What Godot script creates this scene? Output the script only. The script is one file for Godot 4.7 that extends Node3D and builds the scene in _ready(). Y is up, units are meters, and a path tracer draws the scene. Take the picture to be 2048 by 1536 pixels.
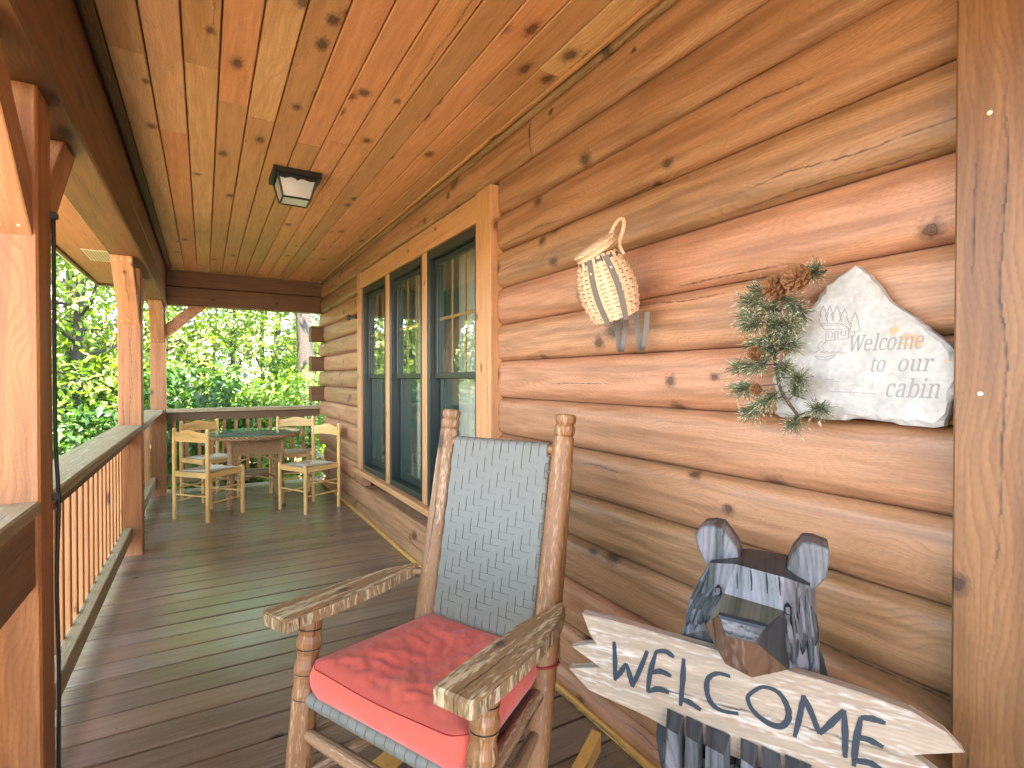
extends Node3D
# A log cabin's covered porch: x runs towards the cabin wall, -z along the porch, y up, metres.

var rng := RandomNumberGenerator.new()
var M := {}
var taken := {}

# ------------------------------------------------------------------ mesh collector
class MB:
	var v := PackedVector3Array()
	var n := PackedVector3Array()
	var t := PackedVector2Array()
	var c := PackedColorArray()
	func tri(a: Vector3, b: Vector3, d: Vector3, na: Vector3, nb: Vector3, nd: Vector3, ua := Vector2.ZERO, ub := Vector2.ZERO, ud := Vector2.ZERO, col := Color.WHITE) -> void:
		var g := (d - a).cross(b - a)
		if g.dot(na + nb + nd) >= 0.0:
			v.append(a); v.append(b); v.append(d)
			n.append(na); n.append(nb); n.append(nd)
			t.append(ua); t.append(ub); t.append(ud)
		else:
			v.append(a); v.append(d); v.append(b)
			n.append(na); n.append(nd); n.append(nb)
			t.append(ua); t.append(ud); t.append(ub)
		c.append(col); c.append(col); c.append(col)
	func flat(a: Vector3, b: Vector3, d: Vector3, out: Vector3, ua := Vector2.ZERO, ub := Vector2.ZERO, ud := Vector2.ZERO, col := Color.WHITE) -> void:
		var g := (b - a).cross(d - a)
		if g.length_squared() < 1e-18:
			return
		g = g.normalized()
		if g.dot(out) < 0.0:
			g = -g
		tri(a, b, d, g, g, g, ua, ub, ud, col)
	func mesh() -> ArrayMesh:
		var m := ArrayMesh.new()
		var arr := []
		arr.resize(Mesh.ARRAY_MAX)
		arr[Mesh.ARRAY_VERTEX] = v
		arr[Mesh.ARRAY_NORMAL] = n
		arr[Mesh.ARRAY_TEX_UV] = t
		arr[Mesh.ARRAY_COLOR] = c
		m.add_surface_from_arrays(Mesh.PRIMITIVE_TRIANGLES, arr)
		return m

# ------------------------------------------------------------------ scene helpers
func numbered(s: String) -> String:
	if not taken.has(s):
		taken[s] = 0
		return s
	taken[s] += 1
	return "%s_%03d" % [s, taken[s]]

func thing(called: String, label: String, category: String, at := Vector3.ZERO, turn := 0.0, group := "") -> Node3D:
	var o := Node3D.new()
	o.name = numbered(called)
	add_child(o)
	o.position = at
	o.rotation.y = turn
	tag(o, label, category, group)
	return o

func tag(o: Node3D, label: String, category: String, group := "") -> void:
	o.set_meta("label", label)
	o.set_meta("category", category)
	if group != "":
		o.set_meta("group", group)

func place(called: String) -> Node3D:
	var o := Node3D.new()
	o.name = numbered(called)
	add_child(o)
	o.set_meta("kind", "structure")
	return o

func obj(called: String, mb: MB, mat: Material, parent: Node3D) -> MeshInstance3D:
	var o := MeshInstance3D.new()
	o.mesh = mb.mesh()
	o.material_override = mat
	o.name = called
	parent.add_child(o, true)
	return o

func node(called: String, parent: Node3D) -> Node3D:
	var o := Node3D.new()
	o.name = called
	parent.add_child(o, true)
	return o

# ------------------------------------------------------------------ shapes
func extrude(mb: MB, prof: Array, rings: Array, A: Vector3, B: Vector3, uo := Vector2.ZERO, bend_deg := 35.0) -> void:
	# prof: closed outline of Vector2 (a, b), counter-clockwise or not; rings: [position, scale_a, scale_b]
	var k := prof.size()
	var area := 0.0
	for i in k:
		var p: Vector2 = prof[i]
		var q: Vector2 = prof[(i + 1) % k]
		area += p.x * q.y - q.x * p.y
	var sg := 1.0 if area > 0.0 else -1.0
	var sn := []
	for i in k:
		var p: Vector2 = prof[i]
		var q: Vector2 = prof[(i + 1) % k]
		var e := q - p
		sn.append(Vector2(e.y, -e.x).normalized() * sg)
	var lim := cos(deg_to_rad(bend_deg))
	var per := [0.0]
	for i in k:
		var p: Vector2 = prof[i]
		per.append(per[i] + p.distance_to(prof[(i + 1) % k]))
	for r in rings.size() - 1:
		var p0: Vector3 = rings[r][0]
		var p1: Vector3 = rings[r + 1][0]
		var u0: float = p0.distance_to(rings[0][0]) / 3.0 + uo.x
		var u1: float = p1.distance_to(rings[0][0]) / 3.0 + uo.x
		for i in k:
			var j := (i + 1) % k
			var n2: Vector2 = sn[i]
			var pn: Vector2 = sn[(i + k - 1) % k]
			var nn: Vector2 = sn[j]
			var ni := (n2 + pn).normalized() if n2.dot(pn) > lim else n2
			var nj := (n2 + nn).normalized() if n2.dot(nn) > lim else n2
			var Ni := A * ni.x + B * ni.y
			var Nj := A * nj.x + B * nj.y
			var pi: Vector2 = prof[i]
			var pj: Vector2 = prof[j]
			var a = p0 + A * pi.x * rings[r][1] + B * pi.y * rings[r][2]
			var b = p0 + A * pj.x * rings[r][1] + B * pj.y * rings[r][2]
			var c = p1 + A * pj.x * rings[r + 1][1] + B * pj.y * rings[r + 1][2]
			var d = p1 + A * pi.x * rings[r + 1][1] + B * pi.y * rings[r + 1][2]
			var v0: float = per[i] / 0.6 + uo.y
			var v1: float = per[i + 1] / 0.6 + uo.y
			mb.tri(a, b, c, Ni, Nj, Nj, Vector2(u0, v0), Vector2(u0, v1), Vector2(u1, v1))
			mb.tri(a, c, d, Ni, Nj, Ni, Vector2(u0, v0), Vector2(u1, v1), Vector2(u1, v0))
	for e in [0, rings.size() - 1]:
		var p0: Vector3 = rings[e][0]
		var dirn: Vector3 = (rings[0][0] - rings[rings.size() - 1][0]).normalized() * (1.0 if e == 0 else -1.0)
		var cen := Vector2.ZERO
		for q in prof:
			cen += q
		cen /= k
		var cp = p0 + A * cen.x * rings[e][1] + B * cen.y * rings[e][2]
		for i in k:
			var pi: Vector2 = prof[i]
			var pj: Vector2 = prof[(i + 1) % k]
			var a = p0 + A * pi.x * rings[e][1] + B * pi.y * rings[e][2]
			var b = p0 + A * pj.x * rings[e][1] + B * pj.y * rings[e][2]
			mb.flat(cp, a, b, dirn, cen / 0.9 + uo, pi / 0.9 + uo, pj / 0.9 + uo)

func rect_prof(w: float, h: float, ch: float) -> Array:
	var x := w / 2
	var y := h / 2
	if ch <= 0.0:
		return [Vector2(-x, -y), Vector2(x, -y), Vector2(x, y), Vector2(-x, y)]
	return [Vector2(-x + ch, -y), Vector2(x - ch, -y), Vector2(x, -y + ch), Vector2(x, y - ch), Vector2(x - ch, y), Vector2(-x + ch, y), Vector2(-x, y - ch), Vector2(-x, -y + ch)]

func bar(mb: MB, p0: Vector3, p1: Vector3, w: float, h: float, up := Vector3.UP, ch := 0.004) -> void:
	var d := (p1 - p0).normalized()
	var A := d.cross(up).normalized()
	var B := A.cross(d).normalized()
	extrude(mb, rect_prof(w, h, ch), [[p0, 1.0, 1.0], [p1, 1.0, 1.0]], A, B, Vector2(rng.randf(), rng.randf() * 0.5))

func box(mb: MB, lo: Vector3, hi: Vector3, ch := 0.003) -> void:
	var s := hi - lo
	var m := (lo + hi) / 2
	if s.x >= s.y and s.x >= s.z:
		bar(mb, Vector3(lo.x, m.y, m.z), Vector3(hi.x, m.y, m.z), s.z, s.y, Vector3.UP, ch)
	elif s.y >= s.z:
		bar(mb, Vector3(m.x, lo.y, m.z), Vector3(m.x, hi.y, m.z), s.x, s.z, Vector3.BACK, ch)
	else:
		bar(mb, Vector3(m.x, m.y, lo.z), Vector3(m.x, m.y, hi.z), s.x, s.y, Vector3.UP, ch)

func bar_part(called: String, p0: Vector3, p1: Vector3, w: float, h: float, mat: Material, parent: Node3D, up := Vector3.UP, ch := 0.004) -> MeshInstance3D:
	var mb := MB.new()
	bar(mb, p0, p1, w, h, up, ch)
	return obj(called, mb, mat, parent)

func box_part(called: String, lo: Vector3, hi: Vector3, mat: Material, parent: Node3D, ch := 0.003) -> MeshInstance3D:
	var mb := MB.new()
	box(mb, lo, hi, ch)
	return obj(called, mb, mat, parent)

func tube(mb: MB, pts: Array, rad: Array, sides := 10, uvs := 0.6, flatness := 1.0, up := Vector3.ZERO, rough := 0.0) -> void:
	# swept tube; flatness < 1 squeezes it along its own second axis
	var k := pts.size()
	var A := Vector3.ZERO
	var ringp := []
	var ringn := []
	var dist := 0.0
	var us := []
	var start := rng.randf()
	var ns := FastNoiseLite.new()
	ns.seed = rng.randi() % 10000
	ns.frequency = 1.0
	for i in k:
		var d: Vector3
		if i == 0:
			d = pts[1] - pts[0]
		elif i == k - 1:
			d = pts[k - 1] - pts[k - 2]
		else:
			d = pts[i + 1] - pts[i - 1]
		d = d.normalized()
		if i > 0:
			dist += (pts[i] as Vector3).distance_to(pts[i - 1])
		us.append(dist / 3.0 * (0.6 / uvs) + start)
		if A == Vector3.ZERO:
			var ref := up if up != Vector3.ZERO else (Vector3.UP if absf(d.y) < 0.9 else Vector3.RIGHT)
			A = d.cross(ref).normalized()
		A = (A - d * A.dot(d)).normalized()
		var B := A.cross(d)
		var rp := []
		var rn := []
		for s in sides:
			var g := TAU * s / sides
			var dirv := A * cos(g) + B * sin(g) * flatness
			var r: float = rad[i]
			if rough > 0.0:
				r *= 1.0 + rough * ns.get_noise_3d(cos(g) * 1.2, sin(g) * 1.2, dist * 9.0)
			rp.append((pts[i] as Vector3) + dirv * r)
			rn.append((A * cos(g) * flatness + B * sin(g)).normalized())
		ringp.append(rp)
		ringn.append(rn)
	for i in k - 1:
		var slope: float = (rad[i] - rad[i + 1]) / maxf(1e-4, (pts[i] as Vector3).distance_to(pts[i + 1]))
		var dd: Vector3 = (pts[i + 1] - pts[i]).normalized() * clampf(slope, -2.0, 2.0)
		for s in sides:
			var q := (s + 1) % sides
			var n0: Vector3 = (ringn[i][s] + dd).normalized()
			var n1: Vector3 = (ringn[i][q] + dd).normalized()
			var v0 := s / float(sides) * 0.35
			var v1 := (s + 1) / float(sides) * 0.35
			mb.tri(ringp[i][s], ringp[i][q], ringp[i + 1][q], n0, n1, n1, Vector2(us[i], v0), Vector2(us[i], v1), Vector2(us[i + 1], v1))
			mb.tri(ringp[i][s], ringp[i + 1][q], ringp[i + 1][s], n0, n1, n0, Vector2(us[i], v0), Vector2(us[i + 1], v1), Vector2(us[i + 1], v0))
	for e in [0, k - 1]:
		if rad[e] < 0.0004:
			continue
		var out: Vector3 = (pts[0] - pts[1]) if e == 0 else (pts[k - 1] - pts[k - 2])
		for s in sides:
			var g0 := TAU * s / sides
			var g1 := TAU * (s + 1) / sides
			mb.flat(pts[e], ringp[e][s], ringp[e][(s + 1) % sides], out, Vector2(0.3, 0.2), Vector2(0.3 + cos(g0) * 0.02, 0.2 + sin(g0) * 0.05), Vector2(0.3 + cos(g1) * 0.02, 0.2 + sin(g1) * 0.05))

func rod(mb: MB, a: Vector3, b: Vector3, r: float, sides := 8, r2 := -1.0) -> void:
	tube(mb, [a, b], [r, r if r2 < 0.0 else r2], sides)

func spline(raw: Array, per := 6) -> Array:
	var out := []
	var k := raw.size()
	for i in k - 1:
		var p0: Vector3 = raw[maxi(i - 1, 0)]
		var p1: Vector3 = raw[i]
		var p2: Vector3 = raw[i + 1]
		var p3: Vector3 = raw[mini(i + 2, k - 1)]
		for s in per:
			out.append(p1.cubic_interpolate(p2, p0, p3, s / float(per)))
	out.append(raw[k - 1])
	return out

func fill(val: float, n: int) -> Array:
	var a := []
	a.resize(n)
	a.fill(val)
	return a

func prism(mb: MB, poly: Array, O: Vector3, A: Vector3, B: Vector3, N: Vector3, th: float, bevel := 0.0, uvs := 0.6, jag := 0.0) -> void:
	# outline in (A, B), front face at +N * th, its rim drawn in by the bevel
	var k := poly.size()
	var area := 0.0
	for i in k:
		area += poly[i].x * poly[(i + 1) % k].y - poly[(i + 1) % k].x * poly[i].y
	var sg := 1.0 if area > 0.0 else -1.0
	var front := PackedVector2Array()
	var nrm := []
	for i in k:
		var e0: Vector2 = (poly[i] - poly[(i + k - 1) % k]).normalized()
		var e1: Vector2 = (poly[(i + 1) % k] - poly[i]).normalized()
		var nv: Vector2 = (Vector2(e0.y, -e0.x) + Vector2(e1.y, -e1.x)).normalized() * sg
		nrm.append(nv)
		front.append(poly[i] - nv * bevel * (1.0 + jag * rng.randf_range(-1.0, 1.0)))
	var idx := Geometry2D.triangulate_polygon(front)
	var P := func(q: Vector2, h: float) -> Vector3: return O + A * q.x + B * q.y + N * h
	for i in range(0, idx.size(), 3):
		mb.flat(P.call(front[idx[i]], th), P.call(front[idx[i + 1]], th), P.call(front[idx[i + 2]], th), N, front[idx[i]] / uvs, front[idx[i + 1]] / uvs, front[idx[i + 2]] / uvs)
		mb.flat(P.call(poly[idx[i]], 0.0), P.call(poly[idx[i + 1]], 0.0), P.call(poly[idx[i + 2]], 0.0), -N, poly[idx[i]] / uvs, poly[idx[i + 1]] / uvs, poly[idx[i + 2]] / uvs)
	var mid := th - minf(bevel, th * 0.6)
	for i in k:
		var j := (i + 1) % k
		var o: Vector3 = A * (nrm[i] + nrm[j]).x + B * (nrm[i] + nrm[j]).y
		var a0: Vector3 = P.call(poly[i], 0.0)
		var b0: Vector3 = P.call(poly[j], 0.0)
		var a1: Vector3 = P.call(poly[i], mid)
		var b1: Vector3 = P.call(poly[j], mid)
		var a2: Vector3 = P.call(front[i], th)
		var b2: Vector3 = P.call(front[j], th)
		var l: float = poly[i].distance_to(poly[j]) / uvs
		var u: Vector2 = poly[i] / uvs
		mb.flat(a0, b0, b1, o, u, u + Vector2(l, 0), u + Vector2(l, th / uvs))
		mb.flat(a0, b1, a1, o, u, u + Vector2(l, th / uvs), u + Vector2(0, th / uvs))
		if bevel > 0.0:
			mb.flat(a1, b1, b2, o + N * 0.5, u, u + Vector2(l, 0), front[j] / uvs)
			mb.flat(a1, b2, a2, o + N * 0.5, u, front[j] / uvs, front[i] / uvs)

func v2(a: Array) -> Array:
	var out := []
	for p in a:
		out.append(Vector2(p[0], p[1]))
	return out

# ------------------------------------------------------------------ materials
func wood_image(seed_: int, W: int, H: int, base: Color, late: Color, patch: Color, rings: float, knots: int, cracks: int, wear := 0.0, wear_col := Color.WHITE) -> ImageTexture:
	# 3 m x 0.6 m of sawn wood: growth rings that flow round knots, fibre streaks, stain patches, drying checks; seamless along its length
	var r := RandomNumberGenerator.new()
	r.seed = seed_
	var nz := FastNoiseLite.new()
	nz.seed = seed_
	nz.frequency = 1.0
	nz.fractal_type = FastNoiseLite.FRACTAL_NONE
	var fw := PackedFloat32Array()
	fw.resize(W * H)
	var pt := PackedFloat32Array()
	pt.resize(W * H)
	var sw := 8
	# slow fields on a coarse grid along the length
	var cw := W / sw
	var coarse := PackedFloat32Array()
	coarse.resize((cw + 1) * H)
	var coarse2 := PackedFloat32Array()
	coarse2.resize((cw + 1) * H)
	for i in cw + 1:
		var g := TAU * i / cw
		var cx := cos(g) * 0.9
		var cy := sin(g) * 0.9
		for j in H:
			var y := j / float(H) * 0.6
			coarse[i * H + j] = nz.get_noise_3d(cx, cy, y * 7.0) * 1.0 + nz.get_noise_3d(cx * 3.0 + 7.0, cy * 3.0, y * 14.0) * 0.25
			coarse2[i * H + j] = nz.get_noise_3d(cx * 0.8 + 31.0, cy * 0.8, y * 22.0 + 5.0) * 0.6 + nz.get_noise_3d(cx * 2.6, cy * 2.6 + 11.0, y * 60.0) * 0.4
	for i in W:
		var ci := i / sw
		var fr := (i % sw) / float(sw)
		for j in H:
			var y := j / float(H) * 0.6
			fw[i * H + j] = y * rings + lerpf(coarse[ci * H + j], coarse[(ci + 1) * H + j], fr) * rings * 0.035
			pt[i * H + j] = lerpf(coarse2[ci * H + j], coarse2[(ci + 1) * H + j], fr)
	var kd := PackedFloat32Array()
	kd.resize(W * H)
	kd.fill(9.0)
	for q in knots:
		var ku := r.randf()
		var kv := r.randf()
		var kr := r.randf_range(0.006, 0.019)
		var long := r.randf_range(1.1, 2.1)
		var wi := int(kr * 6.0 * long / 3.0 * W)
		var wj := int(kr * 5.0 / 0.6 * H)
		for di in range(-wi, wi + 1):
			for dj in range(-wj, wj + 1):
				var j := int(kv * H) + dj
				if j < 0 or j >= H:
					continue
				var i := posmod(int(ku * W) + di, W)
				var dx := di / float(W) * 3.0 / long
				var dy := dj / float(H) * 0.6
				var d := sqrt(dx * dx + dy * dy) / kr
				d *= 1.0 + 0.25 * nz.get_noise_2d(dx * 60.0 + q, dy * 60.0)
				fw[i * H + j] += exp(-d * d * 0.22) * kr * rings * 1.6
				kd[i * H + j] = minf(kd[i * H + j], d)
	var cr := PackedFloat32Array()
	cr.resize(W * H)
	for q in cracks:
		var cv := r.randf() * H
		var cu := r.randi() % W
		var cl := int(r.randf_range(0.08, 0.4) * W)
		var off := r.randf() * 100.0
		for s in cl:
			var i := (cu + s) % W
			var jj := cv + nz.get_noise_2d(s * 0.006 + off, 3.0) * 3.5 + nz.get_noise_2d(s * 0.05 + off, 9.0) * 0.5
			var j := int(jj)
			var dep := minf(1.0, minf(s, cl - s) / (cl * 0.25)) * (0.55 + 0.45 * nz.get_noise_2d(s * 0.05, off))
			if j >= 0 and j < H - 1:
				cr[i * H + j] = maxf(cr[i * H + j], dep)
				cr[i * H + j + 1] = maxf(cr[i * H + j + 1], dep * 0.4)
	# fibre noise, stretched along the length
	var fib := FastNoiseLite.new()
	fib.seed = seed_ + 5
	fib.frequency = 0.11
	fib.fractal_type = FastNoiseLite.FRACTAL_FBM
	fib.fractal_octaves = 2
	var fimg := fib.get_seamless_image(W / 16, H)
	fimg.resize(W, H, Image.INTERPOLATE_CUBIC)
	fimg.convert(Image.FORMAT_L8)
	var fb := fimg.get_data()
	var grit := FastNoiseLite.new()
	grit.seed = seed_ + 9
	grit.frequency = 0.35
	var gimg := grit.get_seamless_image(W / 4, H)
	gimg.resize(W, H, Image.INTERPOLATE_CUBIC)
	gimg.convert(Image.FORMAT_L8)
	var gb := gimg.get_data()
	var data := PackedByteArray()
	data.resize(W * H * 3)
	var knot_in := Color(late.r * 0.45, late.g * 0.40, late.b * 0.42)
	for j in H:
		for i in W:
			var o := i * H + j
			var f: float = fw[o]
			var s := f - floorf(f)
			var lw := s * s * s * (1.0 if s < 0.93 else (1.0 - s) / 0.07)
			var fv := fb[j * W + i] / 255.0 - 0.5
			var gv := gb[j * W + i] / 255.0 - 0.5
			var p: float = clampf(pt[o] * 1.2 + 0.38 + fv * 0.6, 0.0, 1.0)
			var R := lerpf(base.r, patch.r, p)
			var G := lerpf(base.g, patch.g, p)
			var B := lerpf(base.b, patch.b, p)
			var m := clampf(lw * 0.52 + fv * 0.42, 0.0, 1.0)
			R = lerpf(R, late.r, m)
			G = lerpf(G, late.g, m)
			B = lerpf(B, late.b, m)
			var k := 1.0 + fv * 0.20 + gv * 0.10
			if wear > 0.0:
				var ww := clampf((pt[o] * 0.8 + fv * 1.3 + gv * 1.7 - 0.35 + wear) * 2.0, 0.0, 1.0)
				R = lerpf(R, wear_col.r, ww)
				G = lerpf(G, wear_col.g, ww)
				B = lerpf(B, wear_col.b, ww)
			var d: float = kd[o]
			if d < 2.4:
				var h := clampf((2.4 - d) / 1.6, 0.0, 1.0) * 0.55
				if d < 1.0:
					h = 0.72 + 0.2 * sin(d * 16.0)
				R = lerpf(R, knot_in.r, h)
				G = lerpf(G, knot_in.g, h)
				B = lerpf(B, knot_in.b, h)
			k *= 1.0 - 0.72 * cr[o]
			var at := (j * W + i) * 3
			data[at] = int(clampf(R * k, 0.0, 1.0) * 255.0)
			data[at + 1] = int(clampf(G * k, 0.0, 1.0) * 255.0)
			data[at + 2] = int(clampf(B * k, 0.0, 1.0) * 255.0)
	var im := Image.create_from_data(W, H, false, Image.FORMAT_RGB8, data)
	im.generate_mipmaps()
	return ImageTexture.create_from_image(im)

func wood_mat(tex: Texture2D, tint: Color, rough: float, relief := 0.15, spec := 0.5) -> StandardMaterial3D:
	var m := StandardMaterial3D.new()
	m.albedo_texture = tex
	m.albedo_color = tint
	m.roughness = rough
	m.metallic_specular = spec
	if relief > 0.0:
		m.heightmap_enabled = true
		m.heightmap_texture = tex
		m.heightmap_scale = relief
	return m

func plain(col: Color, rough := 0.6, spec := 0.5, metal := 0.0) -> StandardMaterial3D:
	var m := StandardMaterial3D.new()
	m.albedo_color = col
	m.roughness = rough
	m.metallic_specular = spec
	m.metallic = metal
	return m

func noise_tex(seed_: int, size: int, freq: float, a: Color, b: Color, octaves := 4, sx := 1, contrast := 1.0) -> ImageTexture:
	var nz := FastNoiseLite.new()
	nz.seed = seed_
	nz.frequency = freq
	nz.fractal_octaves = octaves
	var im := nz.get_seamless_image(size / sx, size)
	im.resize(size, size, Image.INTERPOLATE_CUBIC)
	im.convert(Image.FORMAT_L8)
	var d := im.get_data()
	var o := PackedByteArray()
	o.resize(d.size() * 3)
	for i in d.size():
		var f := clampf((d[i] / 255.0 - 0.5) * contrast + 0.5, 0.0, 1.0)
		o[i * 3] = int(lerpf(a.r, b.r, f) * 255)
		o[i * 3 + 1] = int(lerpf(a.g, b.g, f) * 255)
		o[i * 3 + 2] = int(lerpf(a.b, b.b, f) * 255)
	return ImageTexture.create_from_image(Image.create_from_data(size, size, false, Image.FORMAT_RGB8, o))

func tri_mat(tex: Texture2D, scale_: float, rough: float, relief := 0.0, spec := 0.5) -> StandardMaterial3D:
	var m := StandardMaterial3D.new()
	m.albedo_texture = tex
	m.uv1_triplanar = true
	m.uv1_scale = Vector3.ONE * scale_
	m.roughness = rough
	m.metallic_specular = spec
	if relief > 0.0:
		m.heightmap_enabled = true
		m.heightmap_texture = tex
		m.heightmap_scale = relief
	return m

func make_materials() -> void:
	var la := wood_image(11, 2048, 256, Color(0.735, 0.565, 0.425), Color(0.50, 0.36, 0.245), Color(0.60, 0.445, 0.315), 130.0, 12, 6)
	var lb := wood_image(12, 2048, 256, Color(0.72, 0.565, 0.415), Color(0.48, 0.355, 0.235), Color(0.565, 0.43, 0.295), 100.0, 14, 8)
	M.log = []
	for t in [Color(0.95, 0.93, 0.95), Color(0.87, 0.84, 0.84), Color(0.95, 0.90, 0.92), Color(0.84, 0.82, 0.80)]:
		M.log.append(wood_mat(la, t, 0.48, 0.06))
		M.log.append(wood_mat(lb, t, 0.48, 0.06))
	var ca := wood_image(21, 2048, 256, Color(0.80, 0.635, 0.475), Color(0.65, 0.48, 0.33), Color(0.74, 0.565, 0.41), 110.0, 14, 2)
	var cb := wood_image(22, 2048, 256, Color(0.80, 0.645, 0.465), Color(0.64, 0.48, 0.32), Color(0.72, 0.56, 0.395), 75.0, 11, 3)
	M.ceil = []
	for t in [Color(1, 1, 1), Color(0.90, 0.87, 0.82), Color(1.0, 0.92, 0.88)]:
		M.ceil.append(wood_mat(ca, t, 0.5, 0.05))
		M.ceil.append(wood_mat(cb, t, 0.5, 0.05))
	var dk := wood_image(31, 2048, 256, Color(0.505, 0.455, 0.405), Color(0.39, 0.345, 0.30), Color(0.455, 0.405, 0.36), 90.0, 2, 6, 0.0, Color(0.57, 0.54, 0.50))
	M.deck = []
	for t in [Color(1, 1, 1), Color(0.90, 0.88, 0.86), Color(1.0, 0.95, 0.92)]:
		M.deck.append(wood_mat(dk, t, 0.24, 0.07, 0.8))
	var po := wood_image(41, 2048, 256, Color(0.68, 0.50, 0.33), Color(0.44, 0.30, 0.185), Color(0.575, 0.41, 0.26), 80.0, 6, 22)
	M.post = wood_mat(po, Color(0.95, 0.86, 0.74), 0.55, 0.3)
	M.post2 = wood_mat(po, Color(0.92, 0.83, 0.72), 0.55, 0.2)
	M.beam = wood_mat(po, Color(0.64, 0.61, 0.57), 0.55, 0.2)
	M.brace = wood_mat(la, Color(0.94, 0.89, 0.86), 0.5, 0.12)
	M.corner = wood_mat(po, Color(0.74, 0.72, 0.70), 0.5, 0.15)
	M.casing = wood_mat(ca, Color(0.92, 0.88, 0.83), 0.45, 0.1)
	M.baluster = wood_mat(ca, Color(0.84, 0.76, 0.66), 0.55, 0.1)
	var we := wood_image(51, 1024, 256, Color(0.60, 0.53, 0.40), Color(0.40, 0.34, 0.25), Color(0.52, 0.47, 0.36), 70.0, 3, 14, 0.05, Color(0.64, 0.60, 0.49))
	M.cap = wood_mat(we, Color(1, 1, 1), 0.6, 0.25)
	M.cap_dark = wood_mat(we, Color(0.66, 0.56, 0.44), 0.6, 0.2)
	var rk := wood_image(61, 1024, 256, Color(0.54, 0.41, 0.29), Color(0.36, 0.25, 0.165), Color(0.47, 0.35, 0.245), 120.0, 4, 26, 0.06, Color(0.60, 0.52, 0.43))
	M.rocker = wood_mat(rk, Color(1, 1, 1), 0.68, 0.45)
	M.rocker_top = wood_mat(rk, Color(1.0, 0.92, 0.82), 0.55, 0.4)
	var rw := wood_image(62, 1024, 256, Color(0.52, 0.41, 0.28), Color(0.37, 0.27, 0.17), Color(0.46, 0.37, 0.26), 110.0, 2, 60, 0.40, Color(0.66, 0.61, 0.50))
	M.arm = wood_mat(rw, Color(1, 1, 1), 0.7, 0.5)
	var pale := wood_image(71, 1024, 128, Color(0.85, 0.70, 0.45), Color(0.74, 0.55, 0.31), Color(0.81, 0.65, 0.40), 60.0, 0, 2)
	M.chair = wood_mat(pale, Color(1, 1, 1), 0.42, 0.05)
	M.trim = wood_mat(pale, Color(0.88, 0.82, 0.70), 0.6, 0.1)
	var sg := wood_image(81, 1024, 256, Color(0.73, 0.65, 0.56), Color(0.60, 0.49, 0.40), Color(0.68, 0.58, 0.49), 90.0, 6, 10, 0.14, Color(0.76, 0.72, 0.67))
	M.sign = wood_mat(sg, Color(0.76, 0.77, 0.78), 0.7, 0.25)
	var ply := wood_image(91, 1024, 256, Color(0.80, 0.63, 0.52), Color(0.66, 0.46, 0.36), Color(0.76, 0.58, 0.47), 22.0, 0, 0)
	M.ply = wood_mat(ply, Color(0.84, 0.76, 0.70), 0.6, 0.05)
	var bp := wood_image(95, 1024, 256, Color(0.47, 0.47, 0.49), Color(0.15, 0.16, 0.175), Color(0.26, 0.285, 0.30), 95.0, 1, 90)
	M.bear = wood_mat(bp, Color(0.86, 0.86, 0.88), 0.5, 0.4)
	M.bear_blue = wood_mat(bp, Color(0.52, 0.60, 0.63), 0.7, 0.4)
	M.bear_dark = wood_mat(bp, Color(0.42, 0.44, 0.46), 0.5, 0.4)
	M.bear_brown = wood_mat(rk, Color(0.66, 0.63, 0.66), 0.55, 0.4)
	M.bear_olive = wood_mat(bp, Color(0.88, 0.90, 0.76), 0.55, 0.4)
	M.paint = plain(Color(0.10, 0.15, 0.20), 0.5)
	M.black = plain(Color(0.06, 0.055, 0.05), 0.4)
	M.frame = plain(Color(0.13, 0.17, 0.16), 0.35)
	M.cable = plain(Color(0.05, 0.045, 0.04), 0.5)
	M.nail = plain(Color(0.85, 0.78, 0.66), 0.4, 0.5, 0.3)
	M.white = plain(Color(0.85, 0.86, 0.84), 0.4)
	M.vent = plain(Color(0.80, 0.76, 0.68), 0.5)
	var gl := StandardMaterial3D.new()
	gl.transparency = BaseMaterial3D.TRANSPARENCY_ALPHA
	gl.albedo_color = Color(0.30, 0.42, 0.38, 0.16)
	gl.roughness = 0.0
	gl.metallic_specular = 1.0
	M.glass = gl
	var tg := StandardMaterial3D.new()
	tg.transparency = BaseMaterial3D.TRANSPARENCY_ALPHA
	tg.albedo_color = Color(0.20, 0.62, 0.56, 0.5)
	tg.roughness = 0.03
	tg.metallic_specular = 0.7
	M.table_glass = tg
	var lg := StandardMaterial3D.new()
	lg.transparency = BaseMaterial3D.TRANSPARENCY_ALPHA
	lg.albedo_color = Color(0.86, 0.90, 0.92, 0.55)
	lg.roughness = 0.15
	M.lamp_glass = lg
	M.bulb = plain(Color(0.93, 0.92, 0.90), 0.3)
	M.web = tri_mat(noise_tex(3, 256, 0.2, Color(0.365, 0.37, 0.35), Color(0.435, 0.44, 0.415), 3), 9.0, 0.62, 0.02)
	M.red = tri_mat(noise_tex(4, 256, 0.12, Color(0.71, 0.31, 0.265), Color(0.775, 0.365, 0.315), 4), 7.0, 0.85, 0.03, 0.3)
	(M.red as StandardMaterial3D).rim_enabled = true
	(M.red as StandardMaterial3D).rim = 0.35
	M.piping = plain(Color(0.50, 0.11, 0.10), 0.8)
	M.rush = tri_mat(noise_tex(5, 256, 0.16, Color(0.62, 0.59, 0.51), Color(0.78, 0.75, 0.67), 3, 8), 12.0, 0.8, 0.1)
	M.wicker = tri_mat(noise_tex(6, 256, 0.1, Color(0.50, 0.38, 0.24), Color(0.72, 0.58, 0.42), 3), 11.0, 0.6, 0.05)
	M.splint = tri_mat(noise_tex(7, 256, 0.08, Color(0.72, 0.58, 0.45), Color(0.88, 0.77, 0.64), 3, 4), 8.0, 0.65, 0.05)
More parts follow.
